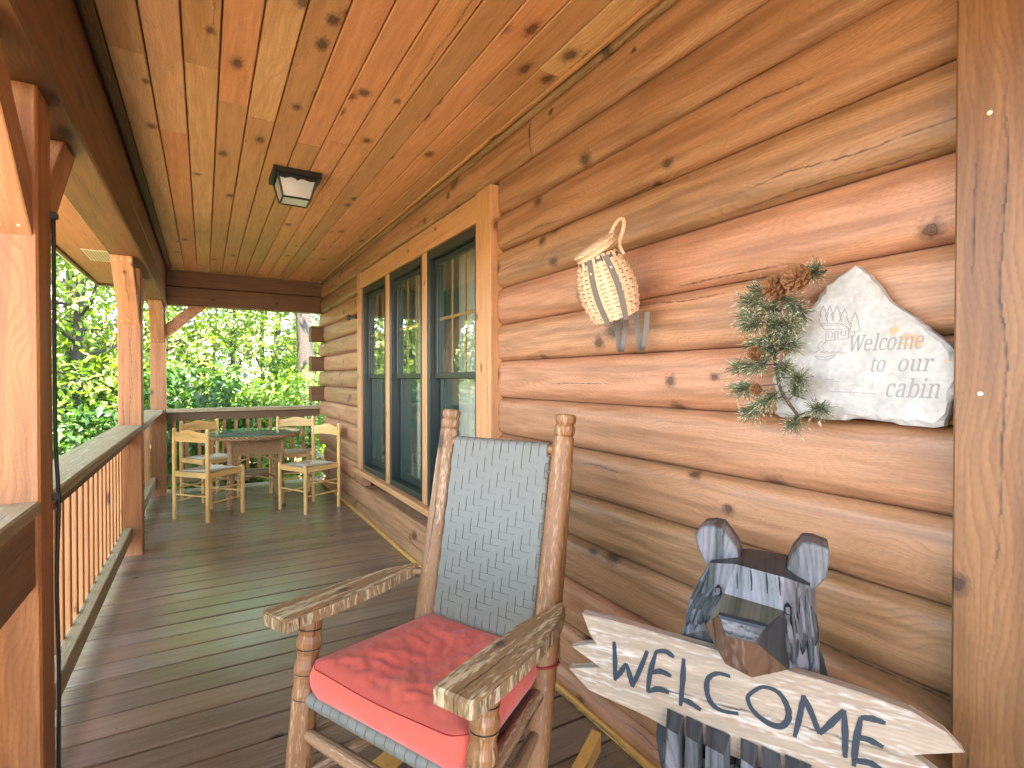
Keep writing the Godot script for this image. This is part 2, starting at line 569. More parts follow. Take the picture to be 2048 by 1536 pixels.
	M.splint_dark = tri_mat(noise_tex(8, 256, 0.08, Color(0.28, 0.25, 0.24), Color(0.38, 0.34, 0.32), 3), 8.0, 0.6)
	M.leather = tri_mat(noise_tex(9, 256, 0.1, Color(0.32, 0.30, 0.28), Color(0.44, 0.41, 0.38), 3), 9.0, 0.55, 0.03)
	var sn := FastNoiseLite.new()
	sn.seed = 10
	sn.frequency = 0.012
	sn.fractal_octaves = 5
	var stone_px := PackedByteArray()
	stone_px.resize(512 * 512 * 3)
	# rust-coloured stains sit right of the trees and by the last letters
	var stains := [[-0.558, 1.432, 0.011], [-0.543, 1.412, 0.008], [-0.522, 1.406, 0.014], [-0.540, 1.400, 0.010], [-0.468, 1.364, 0.006]]
	for j in 512:
		for i in 512:
			var q := sn.get_noise_2d(i, j)
			var q2 := sn.get_noise_2d(i * 5.0 + 300.0, j * 5.0)
			var k := 0.635 + 0.055 * q + 0.045 * q2
			var c := Color(k, k * 0.99, k * 0.97)
			for st in stains:
				var dx: float = (i - posmod(int(st[0] / 0.6 * 512.0), 512)) / 512.0 * 0.6
				var dy: float = (j - posmod(int(st[1] / 0.6 * 512.0), 512)) / 512.0 * 0.6
				var d: float = sqrt(dx * dx + dy * dy) / st[2] + q2 * 1.1
				if d < 1.0:
					c = c.lerp(Color(0.80, 0.55, 0.38), clampf((1.0 - d) * 1.6, 0.0, 0.75))
			stone_px[(j * 512 + i) * 3] = int(clampf(c.r, 0, 1) * 255)
			stone_px[(j * 512 + i) * 3 + 1] = int(clampf(c.g, 0, 1) * 255)
			stone_px[(j * 512 + i) * 3 + 2] = int(clampf(c.b, 0, 1) * 255)
	var stone_tex := ImageTexture.create_from_image(Image.create_from_data(512, 512, false, Image.FORMAT_RGB8, stone_px))
	M.stone = wood_mat(stone_tex, Color(1, 1, 1), 0.9, 0.7, 0.3)
	M.engrave = plain(Color(0.50, 0.50, 0.49), 0.9)
	M.rust = plain(Color(0.86, 0.56, 0.36), 0.9)
	M.cone = plain(Color(0.50, 0.34, 0.21), 0.7)
	M.twig = plain(Color(0.30, 0.22, 0.15), 0.8)
	M.bark = tri_mat(noise_tex(13, 512, 0.05, Color(0.12, 0.105, 0.09), Color(0.30, 0.27, 0.235), 5, 1, 1.8), 1.6, 0.9, 1.0)
	M.soil = tri_mat(noise_tex(14, 512, 0.03, Color(0.42, 0.36, 0.24), Color(0.74, 0.62, 0.50), 5, 1, 1.7), 0.35, 0.95, 1.0)
	M.room = plain(Color(0.66, 0.60, 0.50), 0.8)
	M.curtain = plain(Color(0.78, 0.80, 0.74), 0.9)
	var needle := StandardMaterial3D.new()
	needle.vertex_color_use_as_albedo = true
	needle.roughness = 0.6
	M.needle = needle
	var lf := StandardMaterial3D.new()
	lf.vertex_color_use_as_albedo = true
	lf.roughness = 0.42
	lf.metallic_specular = 0.5
	lf.backlight_enabled = true
	lf.backlight = Color(0.95, 1.0, 0.45)
	M.leaf = lf

# ------------------------------------------------------------------ the porch
const WALL := 1.332      # where the log joints lie
const PITCH := 0.1875
const FAR := -7.15
const NEAR := 4.6

func build_floor() -> void:
	var f := place("porch_floor")
	var z := NEAR
	z = -2.283 + 0.158 * 43
	while z > -7.45:
		var mb := MB.new()
		var y := -0.016 + rng.randf_range(-0.0016, 0.0016)
		var g := rng.randf_range(0.012, 0.016)
		bar(mb, Vector3(-0.66, y, z - 0.079), Vector3(1.306, y + rng.randf_range(-0.001, 0.001), z - 0.079), 0.158 - g, 0.032, Vector3.UP, 0.0025)
		obj("plank", mb, M.deck[rng.randi() % 3], f)
		z -= 0.158
	var sc := MB.new()
	for k in 50:
		for x in [-0.30, 0.31, 0.93]:
			for e in [-0.045, 0.045]:
				var p := Vector3(x + rng.randf_range(-0.012, 0.012), 0.0012, -2.283 + 0.158 * (18 - k) - 0.079 + e + rng.randf_range(-0.006, 0.006))
				for q in 6:
					sc.flat(p, p + Vector3(cos(q * PI / 3), 0, sin(q * PI / 3)) * 0.0042, p + Vector3(cos((q + 1) * PI / 3), 0, sin((q + 1) * PI / 3)) * 0.0042, Vector3.UP)
	obj("screw_heads", sc, M.black, f).set_meta("kind", "stuff")
	for x in [-0.62, 0.3, 1.2]:
		box_part("joist", Vector3(x - 0.02, -0.24, -7.4), Vector3(x + 0.02, -0.036, NEAR - 0.05), M.beam, f)

func build_ceiling() -> void:
	var c := place("porch_ceiling")
	var x := -0.31
	var k := 0
	while x < 1.30:
		var w := 0.1235
		var x1 := minf(x + w, 1.318)
		# two lengths to each row, butted at a joint
		var cuts := [NEAR, rng.randf_range(-4.6, -1.0), FAR - 0.02]
		for s in 2:
			var mb := MB.new()
			var y: float = 2.572 + rng.randf_range(-0.0012, 0.0012)
			bar(mb, Vector3((x + x1) / 2, y + 0.01, cuts[s]), Vector3((x + x1) / 2, y + 0.01, cuts[s + 1] + 0.0015), x1 - x - 0.0055, 0.02, Vector3.UP, 0.004)
			obj("plank", mb, M.ceil[rng.randi() % 6], c)
		x = x1
		k += 1
	box_part("edge_strip", Vector3(-0.357, 2.562, FAR), Vector3(-0.311, 2.60, NEAR), M.cap_dark, c)
	box_part("edge_bead", Vector3(-0.345, 2.548, FAR), Vector3(-0.325, 2.562, NEAR), M.cap_dark, c)
	box_part("corner_trim", Vector3(1.272, 2.553, FAR + 0.2), Vector3(1.29, 2.5705, NEAR), M.casing, c)
	var r := place("porch_roof")
	box_part("roof_deck", Vector3(-1.08, 2.66, -8.0), Vector3(4.6, 2.76, NEAR + 0.25), M.ply, r)

func build_beams() -> void:
	var b := thing("porch_beam", "long two-timber beam on the posts along the open side of the porch", "beam", Vector3.ZERO, 0.0, "porch beams")
	box_part("timber", Vector3(-0.55, 2.16, -7.36), Vector3(-0.36, 2.362, NEAR), M.beam, b, 0.008)
	box_part("timber", Vector3(-0.546, 2.366, -7.36), Vector3(-0.362, 2.60, NEAR), M.beam, b, 0.008)
	var e := thing("porch_beam", "short two-timber beam crossing the far end of the porch to the log wall", "beam", Vector3.ZERO, 0.0, "porch beams")
	box_part("timber", Vector3(-0.356, 2.172, FAR - 0.18), Vector3(1.40, 2.376, FAR), M.beam, e, 0.008)
	box_part("timber", Vector3(-0.356, 2.38, FAR - 0.178), Vector3(1.40, 2.568, FAR - 0.002), M.beam, e, 0.008)

func nail_on(p: Vector3, out: Vector3, parent: Node3D, r := 0.0045) -> void:
	var mb := MB.new()
	tube(mb, [p - out * 0.004, p + out * 0.0012, p + out * 0.002], [r, r, r * 0.6], 8)
	obj("nail", mb, M.nail, parent)

func zbrace(post: Node3D, zc: float, sgn: float, x0: float, x1: float) -> void:
	# knee brace rising from the post towards +z (sgn 1) or -z (sgn -1), in plane with post and beam
	var zf := zc + sgn * 0.075
	var poly := v2([[zf, 1.73], [zf, 1.90], [zf + sgn * 0.27, 2.157], [zf + sgn * 0.44, 2.157]])
	var mb := MB.new()
	prism(mb, poly, Vector3(x0 + 0.012, 0, 0), Vector3.BACK, Vector3.UP, Vector3.RIGHT, (x1 - x0) - 0.024, 0.004)
	for i in mb.t.size():
		var q := mb.v[i]
		mb.t[i] = Vector2((q.z * sgn + q.y) * 0.236 + zc, (q.z * sgn - q.y) * 0.6 + q.x * 1.6)
	var o := obj("brace", mb, M.brace, post)
	var fdir := Vector3(0, -sgn * 0.0 - 0.72, sgn * 0.70).normalized()
	for q in [0.06, 0.94]:
		for s in 3:
			var p := Vector3(lerpf(x0 + 0.035, x1 - 0.035, s / 2.0 + rng.randf_range(-0.06, 0.06)), lerpf(1.73, 2.157, q) + rng.randf_range(-0.006, 0.006), 0)
			p.z = zf + sgn * 0.44 * (p.y - 1.73) / (2.157 - 1.73)
			nail_on(p, fdir, o)

func build_posts() -> void:
	var lab := ["thick cracked timber post nearest the viewer with a black cable down its side", "middle timber post of the open side with pinkish knee braces", "corner timber post at the far end of the open side"]
	var zc := [-2.055, -4.925, -7.235]
	for i in 3:
		var p := thing("porch_post", lab[i], "post", Vector3.ZERO, 0.0, "porch posts")
		var x0 := -0.552
		var x1 := -0.405
		if i == 2:
			x0 = -0.52
			x1 = -0.375
		box_part("shaft", Vector3(x0, 0.0, zc[i] - 0.075), Vector3(x1, 2.158, zc[i] + 0.075), M.post if i == 0 else M.post2, p, 0.006)
		zbrace(p, zc[i], 1.0, x0, x1)
		if i < 2:
			zbrace(p, zc[i], -1.0, x0, x1)
		else:
			var o := MB.new()
			prism(o, v2([[x1, 1.78], [x1, 1.94], [x1 + 0.23, 2.17], [x1 + 0.41, 2.17]]), Vector3(0, 0, zc[i] - 0.05), Vector3.RIGHT, Vector3.UP, Vector3.BACK, 0.10, 0.004)
			obj("brace", o, M.brace, p)

func railing(label: String, a: Vector3, b: Vector3, inward: Vector3, n: int, deep := 0.092) -> void:
	# a and b: ends of the rail on the post line; inward: towards the porch
	var r := thing("railing", label, "railing", Vector3.ZERO, 0.0, "porch railings")
	var up := Vector3.UP
	bar_part("handrail", a + up * 0.958 + inward * 0.0, b + up * 0.958, 0.165, 0.042, M.cap, r, up, 0.006)
	bar_part("subrail", a + up * (0.935 - deep / 2) + inward * (0.05 if deep > 0.1 else -0.012), b + up * (0.935 - deep / 2) + inward * (0.05 if deep > 0.1 else -0.012), 0.04, deep, M.corner if deep > 0.1 else M.cap_dark, r, up, 0.003)
	bar_part("bottom_rail", a + up * 0.168 - inward * 0.012, b + up * 0.168 - inward * 0.012, 0.055, 0.092, M.cap, r, up, 0.004)
	for i in n:
		var p := a.lerp(b, (i + 0.5) / n) - inward * 0.053
		bar_part("baluster", p + up * 0.10, p + up * 0.937, 0.036, 0.036, M.baluster, r, inward, 0.003)

func build_railings() -> void:
	var x := -0.487
	railing("railing bay between the near and middle posts with green weathered cap", Vector3(x, 0, -2.132), Vector3(x, 0, -4.848), Vector3.RIGHT, 19)
	railing("railing bay between the middle post and the far corner post", Vector3(x, 0, -5.002), Vector3(x, 0, -7.158), Vector3.RIGHT, 15)
	railing("railing stub running from the near post towards the viewer", Vector3(x, 0, 0.778), Vector3(x, 0, -1.978), Vector3.RIGHT, 19, 0.2)
	railing("railing across the far end behind the dining set", Vector3(-0.373, 0, -7.235), Vector3(1.30, 0, -7.235), Vector3.BACK, 13)

func build_eave() -> void:
	var e := thing("eave", "pinkish plywood eave soffit with vent and white gutter outside the beam", "eave")
	box_part("soffit_panel", Vector3(-1.0, 2.385, -7.35), Vector3(-0.68, 2.397, -2.5), M.ply, e, 0.0)
	box_part("soffit_panel", Vector3(-1.0, 2.385, -2.496), Vector3(-0.68, 2.397, NEAR + 0.2), M.ply, e, 0.0)
	box_part("soffit_strip", Vector3(-0.672, 2.378, -7.35), Vector3(-0.552, 2.397, NEAR + 0.2), M.ply, e, 0.002)
	var v := node("vent", e)
	for i in 9:
		box_part("slat", Vector3(-0.86 + i * 0.02, 2.376, -5.95), Vector3(-0.848 + i * 0.02, 2.3835, -5.5), M.vent, v, 0.001)
	for q in [-5.96, -5.5]:
		box_part("slat", Vector3(-0.865, 2.377, q), Vector3(-0.68, 2.3838, q + 0.012), M.vent, v, 0.001)
	box_part("fascia", Vector3(-1.03, 2.36, -7.4), Vector3(-1.003, 2.655, NEAR + 0.2), M.beam, e)
	box_part("end_fascia", Vector3(-1.0, 2.36, -7.4), Vector3(-0.56, 2.655, -7.36), M.beam, e)
	var mb := MB.new()
	extrude(mb, v2([[-0.045, 0.0], [-0.045, 0.11], [-0.04, 0.11], [-0.04, 0.005], [0.04, 0.005], [0.04, 0.115], [0.045, 0.115], [0.045, 0.0]]), [[Vector3(-1.077, 2.44, -7.45), 1.0, 1.0], [Vector3(-1.077, 2.44, NEAR + 0.2), 1.0, 1.0]], Vector3.RIGHT, Vector3.UP)
	obj("gutter", mb, M.white, e)

func log_prof() -> Array:
	var out := [Vector2(-0.10, -PITCH / 2 + 0.001), Vector2(-0.004, -PITCH / 2 + 0.001)]
	for i in 15:
		var s := -1.0 + 2.0 * i / 14.0
		out.append(Vector2(0.031 * pow(maxf(0.0, 1.0 - pow(absf(s), 3.6)), 0.55), s * (PITCH / 2 - 0.002)))
	out.append(Vector2(-0.004, PITCH / 2 - 0.001))
	out.append(Vector2(-0.10, PITCH / 2 - 0.001))
	return out

func build_wall() -> void:
	var w := thing("cabin_wall", "stained half-round log wall of the cabin with three tall windows", "wall")
	var prof := log_prof()
	for k in range(-1, 14):
		var y := 1.418 - 7 * PITCH + k * PITCH + PITCH / 2
		if y < 0.0:
			continue
		var far_end := -7.28 if k % 2 == 0 else -6.97
		if y > 2.2:
			far_end = FAR + 0.01
		var spans := []
		if y - PITCH / 2 > 2.30 or y + PITCH / 2 < 0.44:
			var cut := rng.randf_range(-4.4, -1.6)
			spans = [[far_end, cut], [cut, NEAR]]
		else:
			spans = [[far_end, -5.10], [-2.40, NEAR]]
		for s in spans:
			var mb := MB.new()
			var z0: float = s[0]
			var z1: float = s[1]
			var jx := rng.randf_range(-0.003, 0.003)
			var P := func(z: float) -> Vector3: return Vector3(WALL + jx, y, z)
			var r0 := 0.55 if z0 < -6.5 or z0 > -2.6 else 0.97
			var r1 := 0.55 if absf(z1 + 5.1) < 0.1 else 0.97
			var rings := [[P.call(z0), r0, 1.0], [P.call(z0 + 0.012), lerpf(r0, 1.0, 0.75), 1.0], [P.call(z0 + 0.035), 1.0, 1.0]]
			var zz := z0 + 0.4
			while zz < z1 - 0.3:
				rings.append([P.call(zz) + Vector3(0, 0, 0), rng.randf_range(0.95, 1.05), 1.0])
				zz += 0.4
			rings.append_array([[P.call(z1 - 0.035), 1.0, 1.0], [P.call(z1 - 0.012), lerpf(r1, 1.0, 0.75), 1.0], [P.call(z1), r1, 1.0]])
			extrude(mb, prof, rings, Vector3.LEFT, Vector3.UP, Vector2(rng.randf(), rng.randf() * 0.6), 40.0)
			obj("log", mb, M.log[rng.randi() % 8], w)
	# ends of the crossing logs at the far corner
	for k in 3:
		var y := 1.89 - k * 0.376
		box_part("log_end", Vector3(1.165, y - 0.094, -7.20), Vector3(1.50, y + 0.094, -7.02), M.beam, w, 0.008)
	box_part("base_trim", Vector3(1.283, 0.002, -7.1), Vector3(1.306, 0.034, NEAR), M.trim, w, 0.006)
	# window casing
	var cx := 1.262
	box_part("casing", Vector3(cx, 0.46, -2.56), Vector3(1.36, 2.315, -2.39), M.casing, w, 0.004)
	box_part("casing", Vector3(cx, 0.46, -5.11), Vector3(1.36, 2.315, -4.97), M.casing, w, 0.004)
	box_part("casing", Vector3(cx + 0.003, 2.165, -4.968), Vector3(1.36, 2.31, -2.562), M.casing, w, 0.004)
	box_part("mullion", Vector3(cx + 0.012, 0.487, -3.404), Vector3(1.38, 2.163, -3.322), M.casing, w, 0.004)
	box_part("mullion", Vector3(cx + 0.012, 0.487, -4.234), Vector3(1.38, 2.163, -4.142), M.casing, w, 0.004)
	box_part("sill", Vector3(cx - 0.035, 0.44, -5.16), Vector3(1.38, 0.485, -2.34), M.casing, w, 0.006)
	for z0 in [-3.32, -4.14, -4.966]:
		var win := node("window", w)
		var z1: float = z0 + (0.758 if z0 > -4.0 else (0.734 if z0 > -4.5 else 0.730))
		var y0 := 0.487
		var y1 := 2.161
		var fr := MB.new()
		for q in [[z0, z0 + 0.043], [z1 - 0.043, z1]]:
			box(fr, Vector3(1.278, y0, q[0]), Vector3(1.40, y1, q[1]), 0.003)
		box(fr, Vector3(1.279, y0, z0 + 0.043), Vector3(1.40, y0 + 0.042, z1 - 0.043), 0.003)
		box(fr, Vector3(1.279, y1 - 0.055, z0 + 0.043), Vector3(1.40, y1, z1 - 0.043), 0.003)
		obj("frame", fr, M.frame, win)
		var ym := 1.345
		for s in 2:
			var xs: float = 1.315 if s == 0 else 1.348
			var a := (ym - 0.016) if s == 0 else (y0 + 0.044)
			var b := (y1 - 0.057) if s == 0 else (ym + 0.018)
			var sash := MB.new()
			for q in [[z0 + 0.044, z0 + 0.084], [z1 - 0.084, z1 - 0.044]]:
				box(sash, Vector3(xs, a, q[0]), Vector3(xs + 0.03, b, q[1]), 0.004)
			box(sash, Vector3(xs + 0.001, a, z0 + 0.085), Vector3(xs + 0.029, a + (0.036 if s == 0 else 0.06), z1 - 0.085), 0.004)
			box(sash, Vector3(xs + 0.001, b - 0.036, z0 + 0.085), Vector3(xs + 0.029, b, z1 - 0.085), 0.004)
			obj("sash", sash, M.frame, win)
			box_part("pane", Vector3(xs + 0.012, a + 0.02, z0 + 0.07), Vector3(xs + 0.016, b - 0.02, z1 - 0.07), M.glass, win, 0.0)
			if s == 0:
				for q in [0.34, 0.66]:
					var zz := lerpf(z0 + 0.084, z1 - 0.084, q)
					box_part("muntin", Vector3(xs + 0.018, a + 0.03, zz - 0.009), Vector3(xs + 0.028, b - 0.03, zz + 0.009), M.trim, win, 0.002)
				box_part("muntin", Vector3(xs + 0.0195, ym + 0.36, z0 + 0.08), Vector3(xs + 0.0265, ym + 0.38, z1 - 0.08), M.trim, win, 0.002)
	# the room behind the panes
	var rm := place("cabin_room")
	box_part("room_back", Vector3(4.4, -0.2, -7.0), Vector3(4.5, 2.6, 1.2), M.room, rm, 0.0)
	box_part("room_floor", Vector3(1.45, -0.25, -7.0), Vector3(4.4, -0.15, 1.2), M.room, rm, 0.0)
	box_part("room_ceiling", Vector3(1.45, 2.5, -7.0), Vector3(4.4, 2.6, 1.2), M.room, rm, 0.0)
	box_part("room_side", Vector3(1.45, -0.15, -7.1), Vector3(4.5, 2.6, -7.0), M.room, rm, 0.0)
	box_part("room_side", Vector3(1.45, -0.15, 1.2), Vector3(4.5, 2.6, 1.3), M.room, rm, 0.0)
	for z0 in [-3.32, -4.14, -4.966]:
		var cu := thing("curtain", "pale curtain hanging inside the cabin at the %s window" % {-3.32: "nearest", -4.14: "middle", -4.966: "farthest"}[z0], "curtain", Vector3.ZERO, 0.0, "window curtains")
		var mb := MB.new()
		var lo := []
		for i in 25:
			lo.append(Vector3(1.50 + 0.016 * sin(i * 1.6) + 0.006 * sin(i * 3.1), 0.3, z0 + 0.02 + i * 0.0145))
		for i in 24:
			var a: Vector3 = lo[i]
			var b: Vector3 = lo[i + 1]
			var h := Vector3(0, 1.95, 0)
			mb.flat(a, b, b + h, Vector3.LEFT)
			mb.flat(a, b + h, a + h, Vector3.LEFT)
			var k := Vector3(0.003, 0, 0)
			mb.flat(a + k, b + k, b + h + k, Vector3.RIGHT)
			mb.flat(a + k, b + h + k, a + h + k, Vector3.RIGHT)
		obj("cloth", mb, M.curtain, cu)
	# vertical corner board right of the plaque
	var cb := thing("corner_board", "wide vertical brown board on the log wall at the right edge", "board")
	box_part("plank", Vector3(1.235, 0.002, -0.452), Vector3(1.31, 2.55, -0.20), M.corner, cb, 0.005)
	for p in [[1.81, -0.40], [1.30, -0.41], [2.2, -0.3]]:
		nail_on(Vector3(1.235, p[0], p[1]), Vector3.LEFT, cb)
	# small black hook left of the windows
	var hk := thing("wall_hook", "small black iron bracket on the logs beside the farthest window", "hook")
	var mb2 := MB.new()
	box(mb2, Vector3(1.255, 1.905, -5.20), Vector3(1.29, 1.945, -5.16), 0.003)
	obj("plate", mb2, M.black, hk)
	var mb3 := MB.new()
	tube(mb3, spline([Vector3(1.27, 1.925, -5.19), Vector3(1.25, 1.925, -5.28), Vector3(1.24, 1.93, -5.36), Vector3(1.235, 1.95, -5.39)], 4), fill(0.012, 13), 8)
	obj("arm", mb3, M.black, hk)
	var mb4 := MB.new()
	tube(mb4, [Vector3(1.24, 1.905, -5.35), Vector3(1.24, 1.955, -5.35)], [0.018, 0.018], 8)
	obj("knob", mb4, M.black, hk)

func build_cable() -> void:
	var c := thing("power_cable", "black cable running down the inner edge of the nearest post", "cable")
	var mb := MB.new()
	var pts := spline([Vector3(-0.399, 1.84, -2.122), Vector3(-0.398, 1.8, -2.124), Vector3(-0.399, 1.5, -2.126), Vector3(-0.398, 1.15, -2.125), Vector3(-0.393, 1.0, -2.126), Vector3(-0.392, 0.93, -2.128), Vector3(-0.398, 0.7, -2.126), Vector3(-0.395, 0.4, -2.125), Vector3(-0.399, 0.05, -2.126)], 5)
	tube(mb, pts, fill(0.0055, pts.size()), 8)
	obj("wire", mb, M.cable, c)
	for y in [1.82, 0.955]:
		box_part("clip", Vector3(-0.407, y, -2.138), Vector3(-0.388, y + 0.02, -2.114), M.cable, c, 0.003)

func build_lamp() -> void:
	var l := thing("ceiling_lamp", "black square flush lamp with frosted glass panes on the plank ceiling", "lamp", Vector3(0.49, 2.571, -3.50))
	box_part("base", Vector3(-0.135, -0.034, -0.135), Vector3(0.135, 0.0, 0.135), M.black, l, 0.003)
	var T := 0.108
	var Bq := 0.078
	var y0 := -0.034
	var y1 := -0.155
	for i in 4:
		var g := i * PI / 2
		var R := Basis(Vector3.UP, g)
		var a := R * Vector3(-T, y0, T)
		var b := R * Vector3(T, y0, T)
		var c := R * Vector3(Bq, y1, Bq)
		var d := R * Vector3(-Bq, y1, Bq)
		var pane := MB.new()
		var out := R * Vector3(0, -0.2, 1)
		pane.flat(a, b, c, out)
		pane.flat(a, c, d, out)
		obj("pane", pane, M.lamp_glass, l)
		var bar1 := MB.new()
		bar(bar1, b, c, 0.012, 0.012, out, 0.002)
		obj("corner_bar", bar1, M.black, l)
		var bar2 := MB.new()
		bar(bar2, d * Vector3(1, 1.002, 1), c * Vector3(1, 1.002, 1), 0.011, 0.011, Vector3.UP, 0.002)
		obj("edge_bar", bar2, M.black, l)
		var sc := MB.new()
		var N := R * Vector3(0, 0.0, 1)
		prism(sc, v2([[-T, 0], [T, 0], [T, -0.016], [0.07, -0.024], [0.035, -0.013], [0.012, -0.018], [0.0, -0.03], [-0.012, -0.018], [-0.035, -0.013], [-0.07, -0.024], [-T, -0.016]]), R * Vector3(0, y0, T + 0.002), R * Vector3.RIGHT, Vector3.UP, N, 0.004)
		obj("scallop", sc, M.black, l)
	var bot := MB.new()
	bot.flat(Vector3(-Bq, y1, -Bq), Vector3(Bq, y1, -Bq), Vector3(Bq, y1, Bq), Vector3.DOWN)
	bot.flat(Vector3(-Bq, y1, -Bq), Vector3(Bq, y1, Bq), Vector3(-Bq, y1, Bq), Vector3.DOWN)
	obj("pane", bot, M.lamp_glass, l)
	var bl := MB.new()
	tube(bl, [Vector3(0.02, -0.075, 0), Vector3(0.0, -0.075, 0), Vector3(-0.012, -0.075, 0), Vector3(-0.03, -0.075, 0), Vector3(-0.05, -0.075, 0), Vector3(-0.062, -0.075, 0)], [0.013, 0.016, 0.026, 0.031, 0.022, 0.004], 14)
	obj("bulb", bl, M.bulb, l)
	var sk := MB.new()
	tube(sk, [Vector3(0.02, -0.075, 0), Vector3(0.06, -0.075, 0)], [0.019, 0.02], 12)
	obj("socket", sk, M.black, l)

# ------------------------------------------------------------------ furniture
func make_dining_chair(label: String) -> Node3D:
	# local: +z is the front, legs 0.41 x 0.40 apart
	var t := thing("dining_chair", label, "chair", Vector3.ZERO, 0.0, "dining chairs")
	var X := 0.205
	for s in [-1, 1]:
		var b := MB.new()
		tube(b, [Vector3(s * X, 0, -0.2), Vector3(s * X, 0.3, -0.2), Vector3(s * X, 0.845, -0.2), Vector3(s * X, 0.858, -0.2), Vector3(s * X, 0.864, -0.2)], [0.0185, 0.0195, 0.0185, 0.014, 0.003], 14)
		obj("rear_leg", b, M.chair, t)
		var f := MB.new()
		tube(f, [Vector3(s * X, 0, 0.2), Vector3(s * X, 0.3, 0.2), Vector3(s * X, 0.465, 0.2), Vector3(s * X, 0.476, 0.2), Vector3(s * X, 0.48, 0.2)], [0.0185, 0.0195, 0.019, 0.014, 0.003], 14)
		obj("front_leg", f, M.chair, t)
		bar_part("seat_rail", Vector3(s * X, 0.43, -0.182), Vector3(s * X, 0.43, 0.182), 0.02, 0.05, M.chair, t)
		for y in [0.17, 0.29]:
			var r := MB.new()
			rod(r, Vector3(s * X, y, -0.19), Vector3(s * X, y, 0.19), 0.0085)
			obj("stretcher", r, M.chair, t)
	for z in [-0.2, 0.2]:
		bar_part("seat_rail", Vector3(-X + 0.019, 0.43, z), Vector3(X - 0.019, 0.43, z), 0.02, 0.05, M.chair, t)
		var r := MB.new()
		rod(r, Vector3(-X, 0.22 if z > 0 else 0.235, z), Vector3(X, 0.22 if z > 0 else 0.235, z), 0.0085)
		obj("stretcher", r, M.chair, t)
	# back slat, curved in plan, arched on top
	var sl := MB.new()
	var N := 14
	for i in N:
		var q := []
		for k in 2:
			var u := (i + k) / float(N) * 2.0 - 1.0
			var z := -0.2 - 0.028 * (1.0 - u * u)
			var top := 0.825 + 0.018 * cos(u * PI * 0.5) + 0.008 * cos(u * PI * 1.5)
			var bot := 0.735 + 0.006 * (1.0 - u * u)
			q.append([Vector3(u * X * 0.93, bot, z), Vector3(u * X * 0.93, top, z)])
		var d := Vector3(0, 0, 0.008)
		for s in [1.0, -1.0]:
			sl.flat(q[0][0] + d * s, q[1][0] + d * s, q[1][1] + d * s, d * s, Vector2(i * 0.01, 0.1), Vector2(i * 0.01 + 0.01, 0.1), Vector2(i * 0.01 + 0.01, 0.25))
			sl.flat(q[0][0] + d * s, q[1][1] + d * s, q[0][1] + d * s, d * s, Vector2(i * 0.01, 0.1), Vector2(i * 0.01 + 0.01, 0.25), Vector2(i * 0.01, 0.25))
		for e in 2:
			var o := Vector3.UP if e == 1 else Vector3.DOWN
			sl.flat(q[0][e] + d, q[1][e] + d, q[1][e] - d, o)
			sl.flat(q[0][e] + d, q[1][e] - d, q[0][e] - d, o)
	obj("back_slat", sl, M.chair, t)
	# woven rush seat: four triangles of strands that meet in the middle
	var st := MB.new()
	var H := 0.18
	for q in 4:
		var R := Basis(Vector3.UP, q * PI / 2)
		for i in 22:
			var a := (i + 0.0) / 22.0 * H
			var d := (i + 1.0) / 22.0 * H
			var y := 0.458 - 0.012 * (1.0 - i / 22.0)
			var w0 := a
			var p0 := R * Vector3(-w0, y, a)
			var p1 := R * Vector3(w0, y, a)
			var p2 := R * Vector3(d, y + 0.0005, d)
			var p3 := R * Vector3(-d, y + 0.0005, d)
			var m0 := R * Vector3(-(a + d) / 2, y + 0.0035, (a + d) / 2)
			var m1 := R * Vector3((a + d) / 2, y + 0.0035, (a + d) / 2)
			st.flat(p0, p1, m1, Vector3.UP)
			st.flat(p0, m1, m0, Vector3.UP)
			st.flat(m0, m1, p2, Vector3.UP)
			st.flat(m0, p2, p3, Vector3.UP)
	box(st, Vector3(-0.186, 0.438, -0.186), Vector3(0.186, 0.445, 0.186), 0.0)
	obj("rush_seat", st, M.rush, t)
	return t

